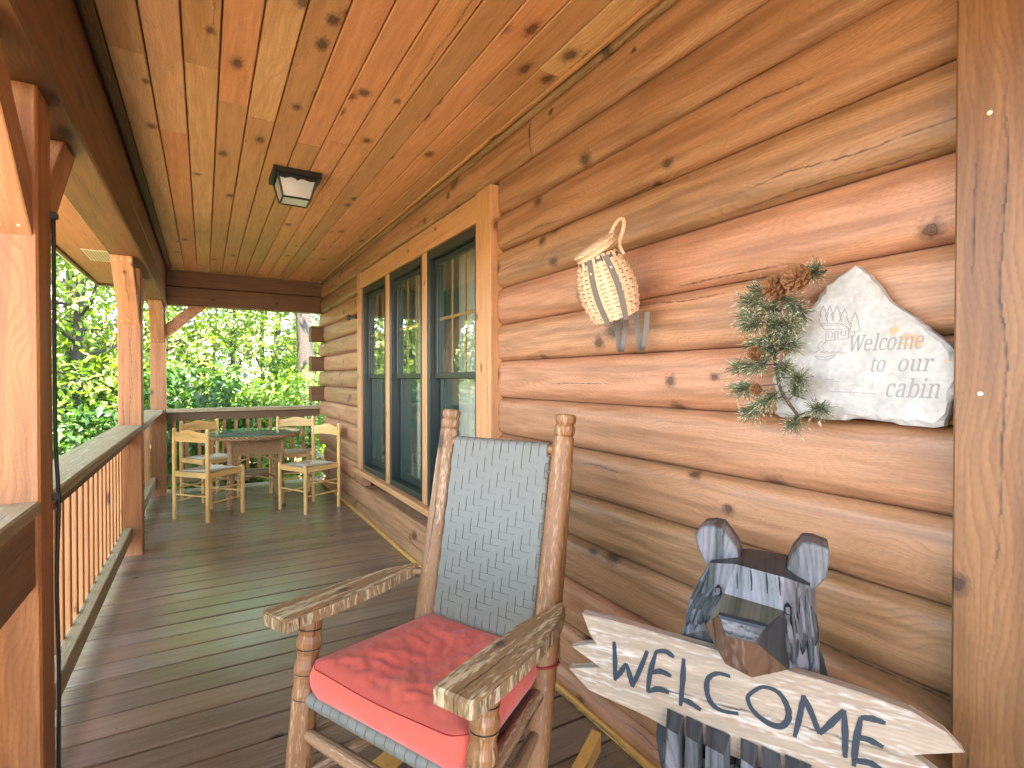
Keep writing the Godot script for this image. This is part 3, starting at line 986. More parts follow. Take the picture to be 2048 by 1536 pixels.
func build_dining() -> void:
	var spots := [
		["pale wood dining chair with its back to the viewer, nearest the open-side railing", Vector3(0.04, 0, -5.90), 2.29],
		["pale wood dining chair nearest the log wall, turned to the glass table", Vector3(0.935, 0, -5.75), -1.09],
		["pale wood dining chair in the far left corner behind another chair", Vector3(0.06, 0, -6.82), 0.55],
		["pale wood dining chair against the far railing behind the glass table", Vector3(0.92, 0, -6.84), -0.30]]
	for s in spots:
		var c := make_dining_chair(s[0])
		c.position = s[1]
		c.rotation.y = s[2]
	var O := Vector3(0.47, 0, -6.30)
	var t := thing("wicker_table", "round brown wicker table with braided rim and wrapped legs", "table", O)
	# top disc
	var tp := MB.new()
	tube(tp, [Vector3(0, 0.725, 0), Vector3(0, 0.742, 0)], [0.41, 0.415], 40)
	obj("table_top", tp, M.wicker, t)
	# braided rim: three strands
	for s in 3:
		var b := MB.new()
		var pts := []
		for i in 181:
			var g := TAU * i / 180.0
			var ph := g * 20.0 + s * TAU / 3
			pts.append(Vector3(cos(g) * (0.425 + 0.016 * cos(ph)), 0.727 + 0.016 * sin(ph), sin(g) * (0.425 + 0.016 * cos(ph))))
		tube(b, pts, fill(0.011, pts.size()), 6)
		obj("braid_strand", b, M.wicker, t)
	# woven skirt under the top
	var ap := MB.new()
	var L := 0.245
	for i in 64:
		var side := i / 16
		var u := (i % 16) / 15.0 * 2.0 - 1.0
		var R := Basis(Vector3.UP, side * PI / 2)
		var drop := 0.19 + 0.10 * u * u
		rod(ap, R * Vector3(u * L, 0.725, L), R * Vector3(u * L, 0.725 - drop, L), 0.0045, 5)
	for k in 15:
		var y := 0.715 - k * 0.0125
		var pts := []
		for i in 129:
			var side := (i % 128) / 32
			var u := (i % 32) / 32.0 * 2.0 - 1.0
			var R := Basis(Vector3.UP, side * PI / 2)
			var off := 0.005 * (1.0 if (i + k) % 2 == 0 else -1.0)
			pts.append(R * Vector3(u * L, y, L + off))
		tube(ap, pts, fill(0.0048, pts.size()), 5)
	for side in 4:
		var R := Basis(Vector3.UP, side * PI / 2)
		for s in 2:
			var pts := []
			for i in 15:
				var u := i / 14.0 * 2.0 - 1.0
				pts.append(R * Vector3(u * L, 0.52 - (0.07 + s * 0.03) * u * u - 0.006 * sin(i * 2.0), L))
			tube(ap, pts, fill(0.006, pts.size()), 5)
	ap_done(ap, t)
	for i in 4:
		var g := PI / 4 + i * PI / 2
		var dir := Vector3(cos(g), 0, sin(g))
		var leg := MB.new()
		var pts := []
		var rad := []
		for k in 58:
			var y := 0.70 * (1.0 - k / 57.0)
			var r := 0.345 - 0.02 * sin(y * 5.0) + (0.02 if y < 0.2 else 0.0) * (0.2 - y) * 4.0
			pts.append(dir * r + Vector3.UP * y)
			var bulge := 0.024 + (0.010 * sin(clampf((0.24 - y) / 0.24, 0, 1) * PI) if y < 0.24 else 0.0)
			if y < 0.03:
				bulge = 0.018
			rad.append(bulge * (1.0 + (0.10 if k % 2 == 0 else -0.08)))
		tube(leg, pts, rad, 10)
		obj("leg", leg, M.wicker, t)
	for i in 2:
		var g := PI / 4 + i * PI / 2
		var d := Vector3(cos(g), 0, sin(g)) * 0.34
		var sMB := MB.new()
		var pts := spline([d + Vector3.UP * 0.20, d * 0.4 + Vector3.UP * 0.27, -d * 0.4 + Vector3.UP * (0.27 + i * 0.02), -d + Vector3.UP * 0.20], 5)
		tube(sMB, pts, fill(0.011, pts.size()), 8)
		obj("stretcher", sMB, M.wicker, t)
	var gt := thing("glass_tabletop", "round greenish glass sheet lying on the wicker table", "glass", O + Vector3(0, 0.7545, 0))
	var gm := MB.new()
	tube(gm, [Vector3(0, 0, 0), Vector3(0, 0.001, 0), Vector3(0, 0.007, 0), Vector3(0, 0.008, 0)], [0.445, 0.447, 0.447, 0.445], 56)
	obj("sheet", gm, M.table_glass, gt)

func ap_done(ap: MB, t: Node3D) -> void:
	var o := obj("skirt", ap, M.wicker, t)
	o.set_meta("label", "open woven wicker skirt with arched lower edge")

func lerp_path(a: Vector3, b: Vector3, n: int) -> Array:
	var out := []
	for i in n + 1:
		out.append(a.lerp(b, i / float(n)))
	return out

func build_rocker() -> void:
	var t := thing("rocking_chair", "weathered log rocking chair with grey woven strap back in the foreground", "rocking chair", Vector3(0.789, 0, -1.54), -1.124)
	var rear := func(s: float, y: float) -> Vector3: return Vector3(s * (0.24 - 0.002 * (y - 0.585)), y, -(y - 0.585) * 0.19)
	var front := func(s: float, y: float) -> Vector3: return Vector3(s * 0.325, y, 0.419 + (0.618 - y) * 0.10)
	for s in [-1.0, 1.0]:
		# rear post with turned head
		var b := MB.new()
		var pts := []
		var rad := []
		var ys := [0.055, 0.15, 0.3, 0.45, 0.6, 0.75, 0.9, 1.0, 1.08, 1.135, 1.142, 1.146, 1.150, 1.158, 1.172, 1.178, 1.182, 1.186, 1.194, 1.206, 1.212, 1.215]
		var rs := [0.033, 0.036, 0.039, 0.040, 0.040, 0.0385, 0.037, 0.036, 0.0345, 0.033, 0.032, 0.0275, 0.031, 0.0335, 0.033, 0.030, 0.0275, 0.031, 0.0335, 0.033, 0.028, 0.006]
		for i in ys.size():
			pts.append(rear.call(s, ys[i]))
			rad.append(rs[i])
		tube(b, pts, rad, 18, 0.6, 1.0, Vector3.ZERO, 0.05)
		obj("rear_post", b, M.rocker_top if s > 0.0 else M.rocker, t)
		# front post, turned beads under the arm
		var f := MB.new()
		pts = []
		rad = []
		ys = [0.06, 0.15, 0.25, 0.35, 0.392, 0.396, 0.400, 0.41, 0.43, 0.452, 0.462, 0.466, 0.470, 0.485, 0.505, 0.520, 0.532, 0.536, 0.540, 0.556, 0.575, 0.588, 0.592, 0.596, 0.612, 0.632]
		rs = [0.032, 0.036, 0.037, 0.036, 0.0355, 0.0325, 0.0355, 0.0365, 0.033, 0.035, 0.036, 0.033, 0.036, 0.0365, 0.031, 0.0305, 0.035, 0.032, 0.035, 0.0365, 0.031, 0.0335, 0.0315, 0.0335, 0.034, 0.033]
		for i in ys.size():
			pts.append(front.call(s, ys[i]))
			rad.append(rs[i])
		tube(f, pts, rad, 18, 0.6, 1.0, Vector3.ZERO, 0.04)
		var fo := obj("front_post", f, M.rocker_top, t)
		for y in [0.396, 0.466, 0.536, 0.592]:
			var g := MB.new()
			tube(g, [front.call(s, y - 0.0015), front.call(s, y + 0.0015)], [0.0338, 0.0338], 18)
			obj("groove", g, M.black, fo)
		# arm: thick plank, wide in front, drawn to a tongue at the rear post
		var a := MB.new()
		var poly := v2([[0.285, 0.035], [0.262, 0.2], [0.263, 0.40], [0.266, 0.528], [0.275, 0.540], [0.375, 0.540], [0.385, 0.528], [0.386, 0.42], [0.372, 0.25], [0.345, 0.10], [0.312, 0.02], [0.29, 0.005]])
		for i in poly.size():
			poly[i].x *= s
		prism(a, poly, Vector3(0, 0.632, 0), Vector3.RIGHT, Vector3.BACK, Vector3.UP, 0.038, 0.006, 0.6)
		# turn the grain along the arm
		for i in a.t.size():
			a.t[i] = Vector2(a.t[i].y * 0.2, a.t[i].x)
		obj("armrest", a, M.arm, t)
		var tn := MB.new()
		rod(tn, Vector3(s * 0.292, 0.648, 0.03), rear.call(s, 0.645) + Vector3(0, 0, 0.0), 0.013)
		obj("arm_tenon", tn, M.rocker, t)
		# rocker rail
		var rk := MB.new()
		var low := []
		var top := []
		for i in 21:
			var z := lerpf(0.66, -0.24, i / 20.0)
			var y := 0.004 + pow(z - 0.28, 2) * 0.30
			low.append(Vector2(z, y))
			top.push_front(Vector2(z, y + 0.062))
		prism(rk, low + top, Vector3(s * 0.29 - 0.017, 0, 0), Vector3.BACK, Vector3.UP, Vector3.RIGHT, 0.034, 0.003, 0.6)
		obj("rocker_rail", rk, M.trim, t)
		for y in [0.17, 0.29]:
			var r := MB.new()
			tube(r, lerp_path(rear.call(s, y + 0.01), front.call(s, y), 6), [0.013, 0.017, 0.019, 0.02, 0.019, 0.017, 0.013], 12, 0.6, 1.0, Vector3.ZERO, 0.06)
			obj("side_rung", r, M.rocker, t)
		var sr := MB.new()
		tube(sr, lerp_path(rear.call(s, 0.405), front.call(s, 0.415), 4), fill(0.02, 5), 12)
		obj("seat_rail", sr, M.rocker, t)
	for q in [[0.15, 0.0], [0.30, 0.0]]:
		var r := MB.new()
		tube(r, lerp_path(front.call(-1.0, q[0]), front.call(1.0, q[0]), 8), [0.014, 0.019, 0.021, 0.022, 0.022, 0.022, 0.021, 0.019, 0.014], 12, 0.6, 1.0, Vector3.ZERO, 0.06)
		obj("front_rung", r, M.rocker, t)
		var r2 := MB.new()
		tube(r2, lerp_path(rear.call(-1.0, q[0]), rear.call(1.0, q[0]), 6), [0.014, 0.018, 0.02, 0.02, 0.02, 0.018, 0.014], 12, 0.6, 1.0, Vector3.ZERO, 0.06)
		obj("rear_rung", r2, M.rocker, t)
	for y in [1.10, 0.53]:
		var r := MB.new()
		rod(r, rear.call(-1.0, y), rear.call(1.0, y), 0.0175, 14)
		obj("back_rung", r, M.rocker_top, t)
	var fr := MB.new()
	rod(fr, front.call(-1.0, 0.400), front.call(1.0, 0.400), 0.02, 14)
	obj("seat_rail", fr, M.rocker_top, t)
	var br := MB.new()
	rod(br, rear.call(-1.0, 0.405), rear.call(1.0, 0.405), 0.02, 14)
	obj("seat_rail", br, M.rocker, t)
	# woven back: 14 upright and 25 cross straps in a two-over two-under twill
	var P0: Vector3 = rear.call(0.0, 1.10)
	var P1: Vector3 = rear.call(0.0, 0.53)
	var dn := (P1 - P0).normalized()
	var out := Vector3.RIGHT.cross(dn).normalized()
	if out.z < 0:
		out = -out
	var len := P0.distance_to(P1)
	var nc := 13
	var nr := 25
	var wid := 0.385
	var cwid := wid / nc
	var rh := len / nr
	var base := 0.0195
	var over := func(i: int, j: int) -> bool: return posmod(i + j, 4) < 2
	for i in nc:
		var mb := MB.new()
		var x := -wid / 2 + (i + 0.5) * cwid
		var line := []
		for k in 6:
			var g := PI - PI * k / 5.0
			line.append([P0 + (-dn) * sin(g) * 0.0205 + out * cos(g) * 0.0205, (-dn) * sin(g) + out * cos(g)])
		for j in nr:
			if j == 0 or j == nr - 1:
				continue
			var h := base + (0.0024 if not over.call(i, j) else -0.0020)
			for e in [0.14, 0.86]:
				line.append([P0 + dn * (j + e) * rh + out * h, out])
		for k in 6:
			var g := PI * k / 5.0
			line.append([P1 + dn * sin(g) * 0.0205 + out * cos(g) * 0.0205, dn * sin(g) + out * cos(g)])
		ribbon(mb, line, Vector3.RIGHT, x, cwid - 0.0022, 0.0012)
		obj("upright_strap", mb, M.web, t)
	for j in range(1, nr - 1):
		var mb := MB.new()
		var line := []
		var c0 := P0 + dn * (j + 0.5) * rh
		line.append([c0 + Vector3(-wid / 2 - 0.004, 0, 0) - out * 0.012, Vector3.LEFT])
		line.append([c0 + Vector3(-wid / 2 - 0.003, 0, 0) + out * base * 0.7, Vector3.LEFT * 0.7 + out])
		for i in nc:
			var h := base + (0.0024 if over.call(i, j) else -0.0020)
			for e in [0.12, 0.88]:
				line.append([c0 + Vector3(-wid / 2 + (i + e) * cwid, 0, 0) + out * h, out])
		line.append([c0 + Vector3(wid / 2 + 0.003, 0, 0) + out * base * 0.7, Vector3.RIGHT * 0.7 + out])
		line.append([c0 + Vector3(wid / 2 + 0.004, 0, 0) - out * 0.012, Vector3.RIGHT])
		ribbon(mb, line, dn, 0.0, rh - 0.0022, 0.0012)
		obj("cross_strap", mb, M.web, t)
	box_part("back_panel", Vector3(-wid / 2, 0.0, -0.002), Vector3(wid / 2, len, 0.002), M.web, t).transform = Transform3D(Basis(Vector3.RIGHT, -dn, Vector3.RIGHT.cross(-dn)), P1 + out * 0.012)
	# straps wrapped over the front seat rail
	for i in 16:
		var x := -0.27 + i * 0.036
		var mb := MB.new()
		var line := []
		var c: Vector3 = front.call(0.0, 0.400)
		for k in 9:
			var g := -0.3 + k * 0.42
			line.append([c + Vector3(0, cos(g), sin(g)) * 0.0215, Vector3(0, cos(g), sin(g))])
		ribbon(mb, line, Vector3.RIGHT, x, 0.0335, 0.0012)
		obj("seat_strap", mb, M.web, t)
	box_part("seat_webbing", Vector3(-0.262, 0.395, 0.02), Vector3(0.262, 0.413, 0.42), M.web, t)
	build_cushion()

func ribbon(mb: MB, line: Array, across: Vector3, shift: float, w: float, th: float) -> void:
	for i in line.size() - 1:
		var p: Vector3 = line[i][0] + across * shift
		var q: Vector3 = line[i + 1][0] + across * shift
		var np: Vector3 = (line[i][1] as Vector3).normalized()
		var nq: Vector3 = (line[i + 1][1] as Vector3).normalized()
		var a := p - across * w / 2 + np * th
		var b := p + across * w / 2 + np * th
		var c := q + across * w / 2 + nq * th
		var d := q - across * w / 2 + nq * th
		mb.tri(a, b, c, np, np, nq)
		mb.tri(a, c, d, np, nq, nq)
		for s in [-1.0, 1.0]:
			var e0 = p + across * w / 2 * s
			var e1 = q + across * w / 2 * s
			mb.flat(e0, e1, e1 + nq * th, across * s)
			mb.flat(e0, e1 + nq * th, e0 + np * th, across * s)

func build_cushion() -> void:
	var c := thing("seat_cushion", "faded red boxed seat cushion on the rocking chair", "cushion", Vector3(0.789, 0.424, -1.54), -1.124)
	var nz := FastNoiseLite.new()
	nz.seed = 77
	nz.frequency = 1.0
	var N := 56
	var hw := func(z: float) -> float: return lerpf(0.222, 0.292, z)
	var top := func(u: float, w: float) -> Vector3:
		var z := lerpf(0.0, 0.462, w)
		# rounded corners in plan
		var x: float = u * hw.call(w)
		var cx := maxf(0.0, absf(u) - 0.86) / 0.14
		var cz := maxf(0.0, absf(w * 2 - 1) - 0.86) / 0.14
		z -= (w * 2 - 1) * cx * cx * 0.018
		x -= u * cz * cz * 0.018
		var edge := minf(1.0 - absf(u), (1.0 - absf(w * 2 - 1)))
		var puff := 0.020 * (1.0 - pow(1.0 - clampf(edge / 0.5, 0, 1), 2.6))
		var dip := 0.020 * exp(-(u * u * 3.5 + pow((w - 0.52) * 2.6, 2)))
		var wr := 0.0
		var inner := clampf(edge * 4.0, 0.0, 1.0)
		var g := atan2(w - 0.55, u * 0.6)
		var rr := Vector2(u * 0.6, w - 0.55).length()
		wr += 0.0032 * sin(g * 7.0 + nz.get_noise_2d(u * 2.0, w * 4.0) * 5.0) * exp(-pow((rr - 0.30) * 4.5, 2))
		wr += 0.015 * (absf(nz.get_noise_2d(u * 1.9 + w * 1.4 + 9.0, w * 3.4 - u * 0.8)) - 0.2) * inner
		wr += 0.006 * nz.get_noise_2d(u * 1.4 + 4.0, w * 2.0)
		var sag := 0.012 * cos(u * PI * 0.5) * (w * w)
		return Vector3(x, 0.086 + puff - dip + wr * inner - sag * 0.6, z)
	var mb := MB.new()
	var P := []
	for j in N + 1:
		var row := []
		for i in N + 1:
			row.append(top.call(i / float(N) * 2.0 - 1.0, j / float(N)))
		P.append(row)
	var nrm := func(i: int, j: int) -> Vector3:
		var a: Vector3 = P[j][mini(i + 1, N)] - P[j][maxi(i - 1, 0)]
		var b: Vector3 = P[mini(j + 1, N)][i] - P[maxi(j - 1, 0)][i]
		return b.cross(a).normalized()
	for j in N:
		for i in N:
			var n0: Vector3 = nrm.call(i, j)
			var n1: Vector3 = nrm.call(i + 1, j)
			var n2: Vector3 = nrm.call(i + 1, j + 1)
			var n3: Vector3 = nrm.call(i, j + 1)
			mb.tri(P[j][i], P[j][i + 1], P[j + 1][i + 1], n0, n1, n2)
			mb.tri(P[j][i], P[j + 1][i + 1], P[j + 1][i], n0, n2, n3)
	obj("top_panel", mb, M.red, c)
	# gusset: bulging band from the top seam to the bottom seam
	var rim := []
	for i in N:
		rim.append(P[0][i])
	for j in N:
		rim.append(P[j][N])
	for i in N:
		rim.append(P[N][N - i])
	for j in N:
		rim.append(P[N - j][0])
	var gs := MB.new()
	var K := 8
	var R := rim.size()
	var cen := Vector3(0, 0, 0.22)
	var G := []
	for k in K + 1:
		var row := []
		for i in R:
			var p: Vector3 = rim[i]
			var d := Vector3(p.x - cen.x, 0, p.z - cen.z).normalized()
			var f := k / float(K)
			var bul := 0.016 * sin(f * PI) + 0.005 * sin(f * PI) * nz.get_noise_2d(i * 0.12, f * 1.5) - 0.006 * f
			row.append(Vector3(p.x, lerpf(p.y, 0.0, f), p.z) + d * bul)
		G.append(row)
	var gn := func(i: int, k: int) -> Vector3:
		var a: Vector3 = G[k][(i + 1) % R] - G[k][(i + R - 1) % R]
		var b: Vector3 = G[mini(k + 1, K)][i] - G[maxi(k - 1, 0)][i]
		var n := a.cross(b).normalized()
		var o: Vector3 = G[k][i] - cen
		o.y = 0
		return n if n.dot(o) > 0 else -n
	for k in K:
		for i in R:
			var j := (i + 1) % R
			gs.tri(G[k][i], G[k][j], G[k + 1][j], gn.call(i, k), gn.call(j, k), gn.call(j, k + 1))
			gs.tri(G[k][i], G[k + 1][j], G[k + 1][i], gn.call(i, k), gn.call(j, k + 1), gn.call(i, k + 1))
	for i in R:
		gs.flat(cen, G[K][i], G[K][(i + 1) % R], Vector3.DOWN)
	obj("gusset", gs, M.red, c)
	var pip := MB.new()
	var loop := rim.duplicate()
	loop.append(rim[0])
	tube(pip, loop, fill(0.0014, loop.size()), 5)
	obj("seam", pip, M.piping, c)
	var tie := MB.new()
	var tp := []
	for i in 17:
		var g := TAU * i / 16.0
		tp.append(Vector3(0.243 + cos(g) * 0.041, 0.06 + 0.002 * sin(g * 3.0), 0.018 + sin(g) * 0.042))
	tube(tie, tp, fill(0.004, 17), 6)
	obj("tie", tie, M.piping, c)

# ------------------------------------------------------------------ wall things and the bear
func stroke(mb: MB, pts: Array, w: float, O: Vector3, A: Vector3, B: Vector3, N: Vector3, th: float, taper := true) -> void:
	# a painted cut: a flat-topped ridge of a few tenths of a millimetre to 2 mm along a polyline
	var raw := []
	for p in pts:
		raw.append(Vector3(p[0], p[1], 0))
	if raw.size() > 2:
		raw = spline(raw, 6)
	var k := raw.size()
	var L := []
	for i in k:
		var d: Vector3 = raw[mini(i + 1, k - 1)] - raw[maxi(i - 1, 0)]
		var nn := Vector3(-d.y, d.x, 0).normalized()
		var f := 1.0
		if taper:
			f = 0.45 + 0.55 * sin(PI * clampf((i + 0.6) / (k + 0.2), 0, 1))
			f = maxf(f, 0.62)
			f *= 1.0 + rng.randf_range(-0.12, 0.12)
		L.append([raw[i] + nn * w / 2 * f, raw[i] - nn * w / 2 * f])
	var P := func(q: Vector3, h: float) -> Vector3: return O + A * q.x + B * q.y + N * h
	for i in k - 1:
		var a: Vector3 = P.call(L[i][0], th)
		var b: Vector3 = P.call(L[i][1], th)
		var c: Vector3 = P.call(L[i + 1][1], th)
		var d: Vector3 = P.call(L[i + 1][0], th)
		mb.flat(a, b, c, N)
		mb.flat(a, c, d, N)
		for s in 2:
			var e0: Vector3 = P.call(L[i][s], 0.0)
			var e1: Vector3 = P.call(L[i + 1][s], 0.0)
			var o: Vector3 = e0 - P.call(L[i][1 - s], 0.0)
			mb.flat(e0, e1, P.call(L[i + 1][s], th), o)
			mb.flat(e0, P.call(L[i + 1][s], th), P.call(L[i][s], th), o)
	for e in [0, k - 1]:
		var o: Vector3 = P.call(raw[e], 0.0) - P.call(raw[1 if e == 0 else k - 2], 0.0)
		mb.flat(P.call(L[e][0], 0.0), P.call(L[e][1], 0.0), P.call(L[e][1], th), o)
		mb.flat(P.call(L[e][0], 0.0), P.call(L[e][1], th), P.call(L[e][0], th), o)

func facet(mb: MB, ids: Array, V: Array, cen: Vector3) -> void:
	var a: Vector3 = V[ids[0]]
	for i in range(1, ids.size() - 1):
		var b: Vector3 = V[ids[i]]
		var c: Vector3 = V[ids[i + 1]]
		var o := (a + b + c) / 3.0 - cen
		mb.flat(a, b, c, o, Vector2(a.y / 3.0, a.x / 0.6), Vector2(b.y / 3.0, b.x / 0.6), Vector2(c.y / 3.0, c.x / 0.6))

func build_bear() -> void:
	# local frame: x to the right of the board, y up, z out of the face
	var P0 := Vector3(0.906, 0, -0.647)
	var turn := atan2(-0.848, 0.53)
	var t := thing("bear_statue", "chainsaw-carved dark bear standing by the log wall, holding a board", "statue", P0, turn)
	# trunk: carved column with flat cuts
	var b := MB.new()
	var prof := []
	for i in 14:
		var g := TAU * i / 14.0
		prof.append(Vector2(cos(g) * 0.165, sin(g) * 0.115))
	var rings := []
	for q in [[0.0, 0.98], [0.05, 1.05], [0.2, 1.08], [0.4, 1.1], [0.55, 1.04], [0.66, 0.92], [0.76, 0.78], [0.82, 0.66]]:
		rings.append([Vector3(0.0, q[0], -0.13), q[1], q[1]])
	extrude(b, prof, rings, Vector3.RIGHT, Vector3.BACK, Vector2(0.2, 0.1), 5.0)
	for i in b.t.size():
		b.t[i] = Vector2(b.t[i].x, b.t[i].y)
	obj("body", b, M.bear_blue, t)
	# head block
	var V := [
		Vector3(-0.078, 0.952, -0.03), Vector3(-0.027, 0.967, 0.0), Vector3(0.058, 0.956, 0.0), Vector3(0.100, 0.937, -0.03),   # 0-3 brow line
		Vector3(-0.136, 0.790, -0.03), Vector3(-0.079, 0.835, 0.02), Vector3(0.061, 0.800, 0.02), Vector3(0.118, 0.765, -0.04),  # 4-7 jowl line
		Vector3(-0.045, 0.912, 0.022), Vector3(0.057, 0.902, 0.022),                                                              # 8-9 root of the muzzle
		Vector3(-0.013, 0.966, -0.12), Vector3(0.060, 0.964, -0.12), Vector3(-0.08, 0.945, -0.14), Vector3(0.11, 0.93, -0.14),   # 10-13 crown, back
		Vector3(-0.13, 0.77, -0.19), Vector3(0.125, 0.75, -0.19), Vector3(0.0, 0.76, -0.02)]                                     # 14-16 neck
	var cen := Vector3(0, 0.86, -0.08)
	var hd := node("head", t)
	var h := MB.new()
	for f in [[0, 1, 8], [2, 3, 9], [0, 8, 5], [0, 5, 4], [3, 7, 6], [3, 6, 9], [8, 9, 6, 5], [5, 6, 16], [4, 5, 16], [6, 7, 16]]:
		facet(h, f, V, cen)
	for f in [[0, 4, 14, 12], [3, 13, 15, 7], [12, 14, 15, 13], [14, 4, 16], [14, 16, 15], [15, 16, 7]]:
		facet(h, f, V, cen)
	obj("face", h, M.bear, hd)
	var h2 := MB.new()
	facet(h2, [1, 2, 9, 8], V, cen)
	obj("forehead", h2, M.bear, hd)
	var h3 := MB.new()
	for f in [[1, 10, 11, 2], [0, 12, 10, 1], [2, 11, 13, 3], [10, 12, 13, 11]]:
		facet(h3, f, V, cen)
	obj("crown", h3, M.bear_dark, hd)
	# chiselled locks of fur running from the brow to the jowl on both cheeks
	var coats := [M.bear, M.bear_dark, M.bear_blue]
	for sd in 2:
		var A0: Vector3 = V[0] if sd == 0 else V[3]
		var A1: Vector3 = V[8] if sd == 0 else V[9]
		var B0: Vector3 = V[4] if sd == 0 else V[7]
		var B1: Vector3 = V[5] if sd == 0 else V[6]
		for k in 13:
			var f0 := (k + rng.randf_range(-0.3, 0.3)) / 12.0
			var a := A0.lerp(A1, clampf(f0, 0.0, 1.0))
			var bb := B0.lerp(B1, clampf(f0 + rng.randf_range(-0.08, 0.08), 0.0, 1.0))
			var d0 := rng.randf_range(0.0, 0.35)
			var d1 := rng.randf_range(0.65, 1.0)
			var p := a.lerp(bb, d0)
			var q := a.lerp(bb, d1)
			var lift := Vector3(-0.002 if sd == 0 else 0.002, 0, 0.002)
			var fm := MB.new()
			tube(fm, [p, p.lerp(q, 0.25) + lift, p.lerp(q, 0.6) + lift * 1.6, p.lerp(q, 0.85) + lift, q], [0.001, 0.0055, 0.0065, 0.005, 0.0008], 4)
			obj("fur_lock", fm, coats[(k + sd) % 3], hd)
		var ey := MB.new()
		var ec := Vector3(-0.056, 0.917, 0.018) if sd == 0 else Vector3(0.064, 0.905, 0.018)
		tube(ey, [ec + Vector3(0, 0.009, -0.004), ec + Vector3(0, 0.004, 0.0015), ec + Vector3(0, -0.005, 0.0015), ec + Vector3(0, -0.011, -0.003)], [0.002, 0.006, 0.006, 0.002], 6)
		obj("eye_notch", ey, M.black, hd)
	for k in 4:
		var cm := MB.new()
		var x := -0.02 + k * 0.022 + rng.randf_range(-0.006, 0.006)
		tube(cm, [Vector3(x, 0.962 - 0.1 * absf(x), 0.0015), Vector3(x + 0.002, 0.945, 0.0085), Vector3(x + 0.003, 0.926, 0.0165)], [0.0006, 0.0016, 0.0006], 4)
		obj("crack", cm, M.bear_dark, hd)
	# muzzle
	var U := [
		Vector3(-0.041, 0.920, 0.015), Vector3(0.053, 0.908, 0.015),      # 0,1 root top
		Vector3(-0.039, 0.917, 0.110), Vector3(0.028, 0.912, 0.110),      # 2,3 tip top
		Vector3(-0.066, 0.868, 0.050), Vector3(-0.032, 0.880, 0.106),     # 4,5 left cheek of muzzle, nose base left
		Vector3(0.014, 0.878, 0.104),                                     # 6 nose base right
		Vector3(-0.034, 0.813, 0.062), Vector3(0.006, 0.805, 0.072), Vector3(0.056, 0.812, 0.028),   # 7-9 lip line
		Vector3(-0.07, 0.845, 0.01), Vector3(0.060, 0.815, 0.005), Vector3(-0.03, 0.80, 0.01)]       # 10-12 underside
	var mc := Vector3(-0.004, 0.865, 0.03)
	for i in U.size():
		U[i] = Vector3(-0.004 + (U[i].x + 0.004) * 1.14, 0.855 + (U[i].y - 0.865) * 1.08, U[i].z)
	var mz := node("muzzle", t)
	var m1 := MB.new()
	facet(m1, [0, 1, 3, 2], U, mc)
	facet(m1, [0, 2, 4], U, mc)
	facet(m1, [0, 4, 10], U, mc)
	obj("bridge", m1, M.bear_olive, mz)
	var m2 := MB.new()
	facet(m2, [1, 9, 6, 3], U, mc)
	facet(m2, [1, 11, 9], U, mc)
	obj("side", m2, M.bear_dark, mz)
	var m3 := MB.new()
	for f in [[2, 5, 4], [4, 5, 7], [5, 6, 8, 7], [6, 9, 8], [4, 7, 10], [10, 7, 12], [7, 8, 12], [8, 9, 11], [8, 11, 12]]:
		facet(m3, f, U, mc)
	obj("lip", m3, M.bear_brown, mz)
	var m4 := MB.new()
	prism(m4, v2([[-0.043, 0.907], [0.030, 0.903], [0.018, 0.872], [-0.034, 0.873]]), Vector3(0, 0, 0.104), Vector3.RIGHT, Vector3.UP, Vector3.BACK, 0.012, 0.004)
	obj("nose", m4, M.bear, mz)
	var m5 := MB.new()
	prism(m5, v2([[-0.0445, 0.9115], [0.0325, 0.9065], [0.030, 0.900], [-0.042, 0.9045]]), Vector3(0, 0, 0.104), Vector3.RIGHT, Vector3.UP, Vector3.BACK, 0.014, 0.001)
	obj("nose_edge", m5, M.paint, mz)
	# ears
	var el := v2([[-0.112, 0.999], [-0.096, 1.018], [-0.076, 1.023], [-0.057, 1.021], [-0.031, 0.987], [-0.022, 0.960], [-0.05, 0.940], [-0.089, 0.940], [-0.106, 0.978]])
	var er := v2([[0.055, 0.940], [0.072, 0.987], [0.089, 1.012], [0.107, 1.013], [0.133, 1.005], [0.133, 0.979], [0.128, 0.949], [0.110, 0.925], [0.08, 0.92]])
	for q in [el, er]:
		var e := MB.new()
		prism(e, q, Vector3(0, 0, -0.10), Vector3.RIGHT, Vector3.UP, Vector3.BACK, 0.048, 0.003, 0.5)
		for i in e.t.size():
			e.t[i] = Vector2(e.t[i].y / 6.0, e.t[i].x)
		var eo := obj("ear", e, M.bear, hd)
		var ed := MB.new()
		prism(ed, q, Vector3(0, 0, -0.125), Vector3.RIGHT, Vector3.UP, Vector3.BACK, 0.0245, 0.0, 0.5)
		obj("ear_back", ed, M.bear_dark, eo)
	# arms and paws with claws over the board's lower edge
	for s in [-1.0, 1.0]:
		var a := MB.new()
		var base := Vector3(-0.02, 0, 0)
		tube(a, [Vector3(s * 0.10, 0.70, -0.12), Vector3(s * 0.13, 0.63, -0.085), Vector3(s * 0.135, 0.55, -0.055), Vector3(s * 0.10 - 0.02, 0.53, 0.0)], [0.05, 0.055, 0.055, 0.05], 7, 0.5)
		var ao := obj("arm", a, M.bear_blue, t)
		var xs := [[-0.150, -0.118, 0.664], [-0.113, -0.082, 0.660], [-0.076, -0.032, 0.653]] if s < 0 else [[-0.014, 0.016, 0.648], [0.022, 0.054, 0.644], [0.061, 0.103, 0.641]]
		var pm := MB.new()
		box(pm, Vector3(xs[0][0] - 0.01, 0.44, -0.05), Vector3(xs[2][1] + 0.006, 0.585, 0.026), 0.012)
		obj("paw", pm, M.bear, ao)
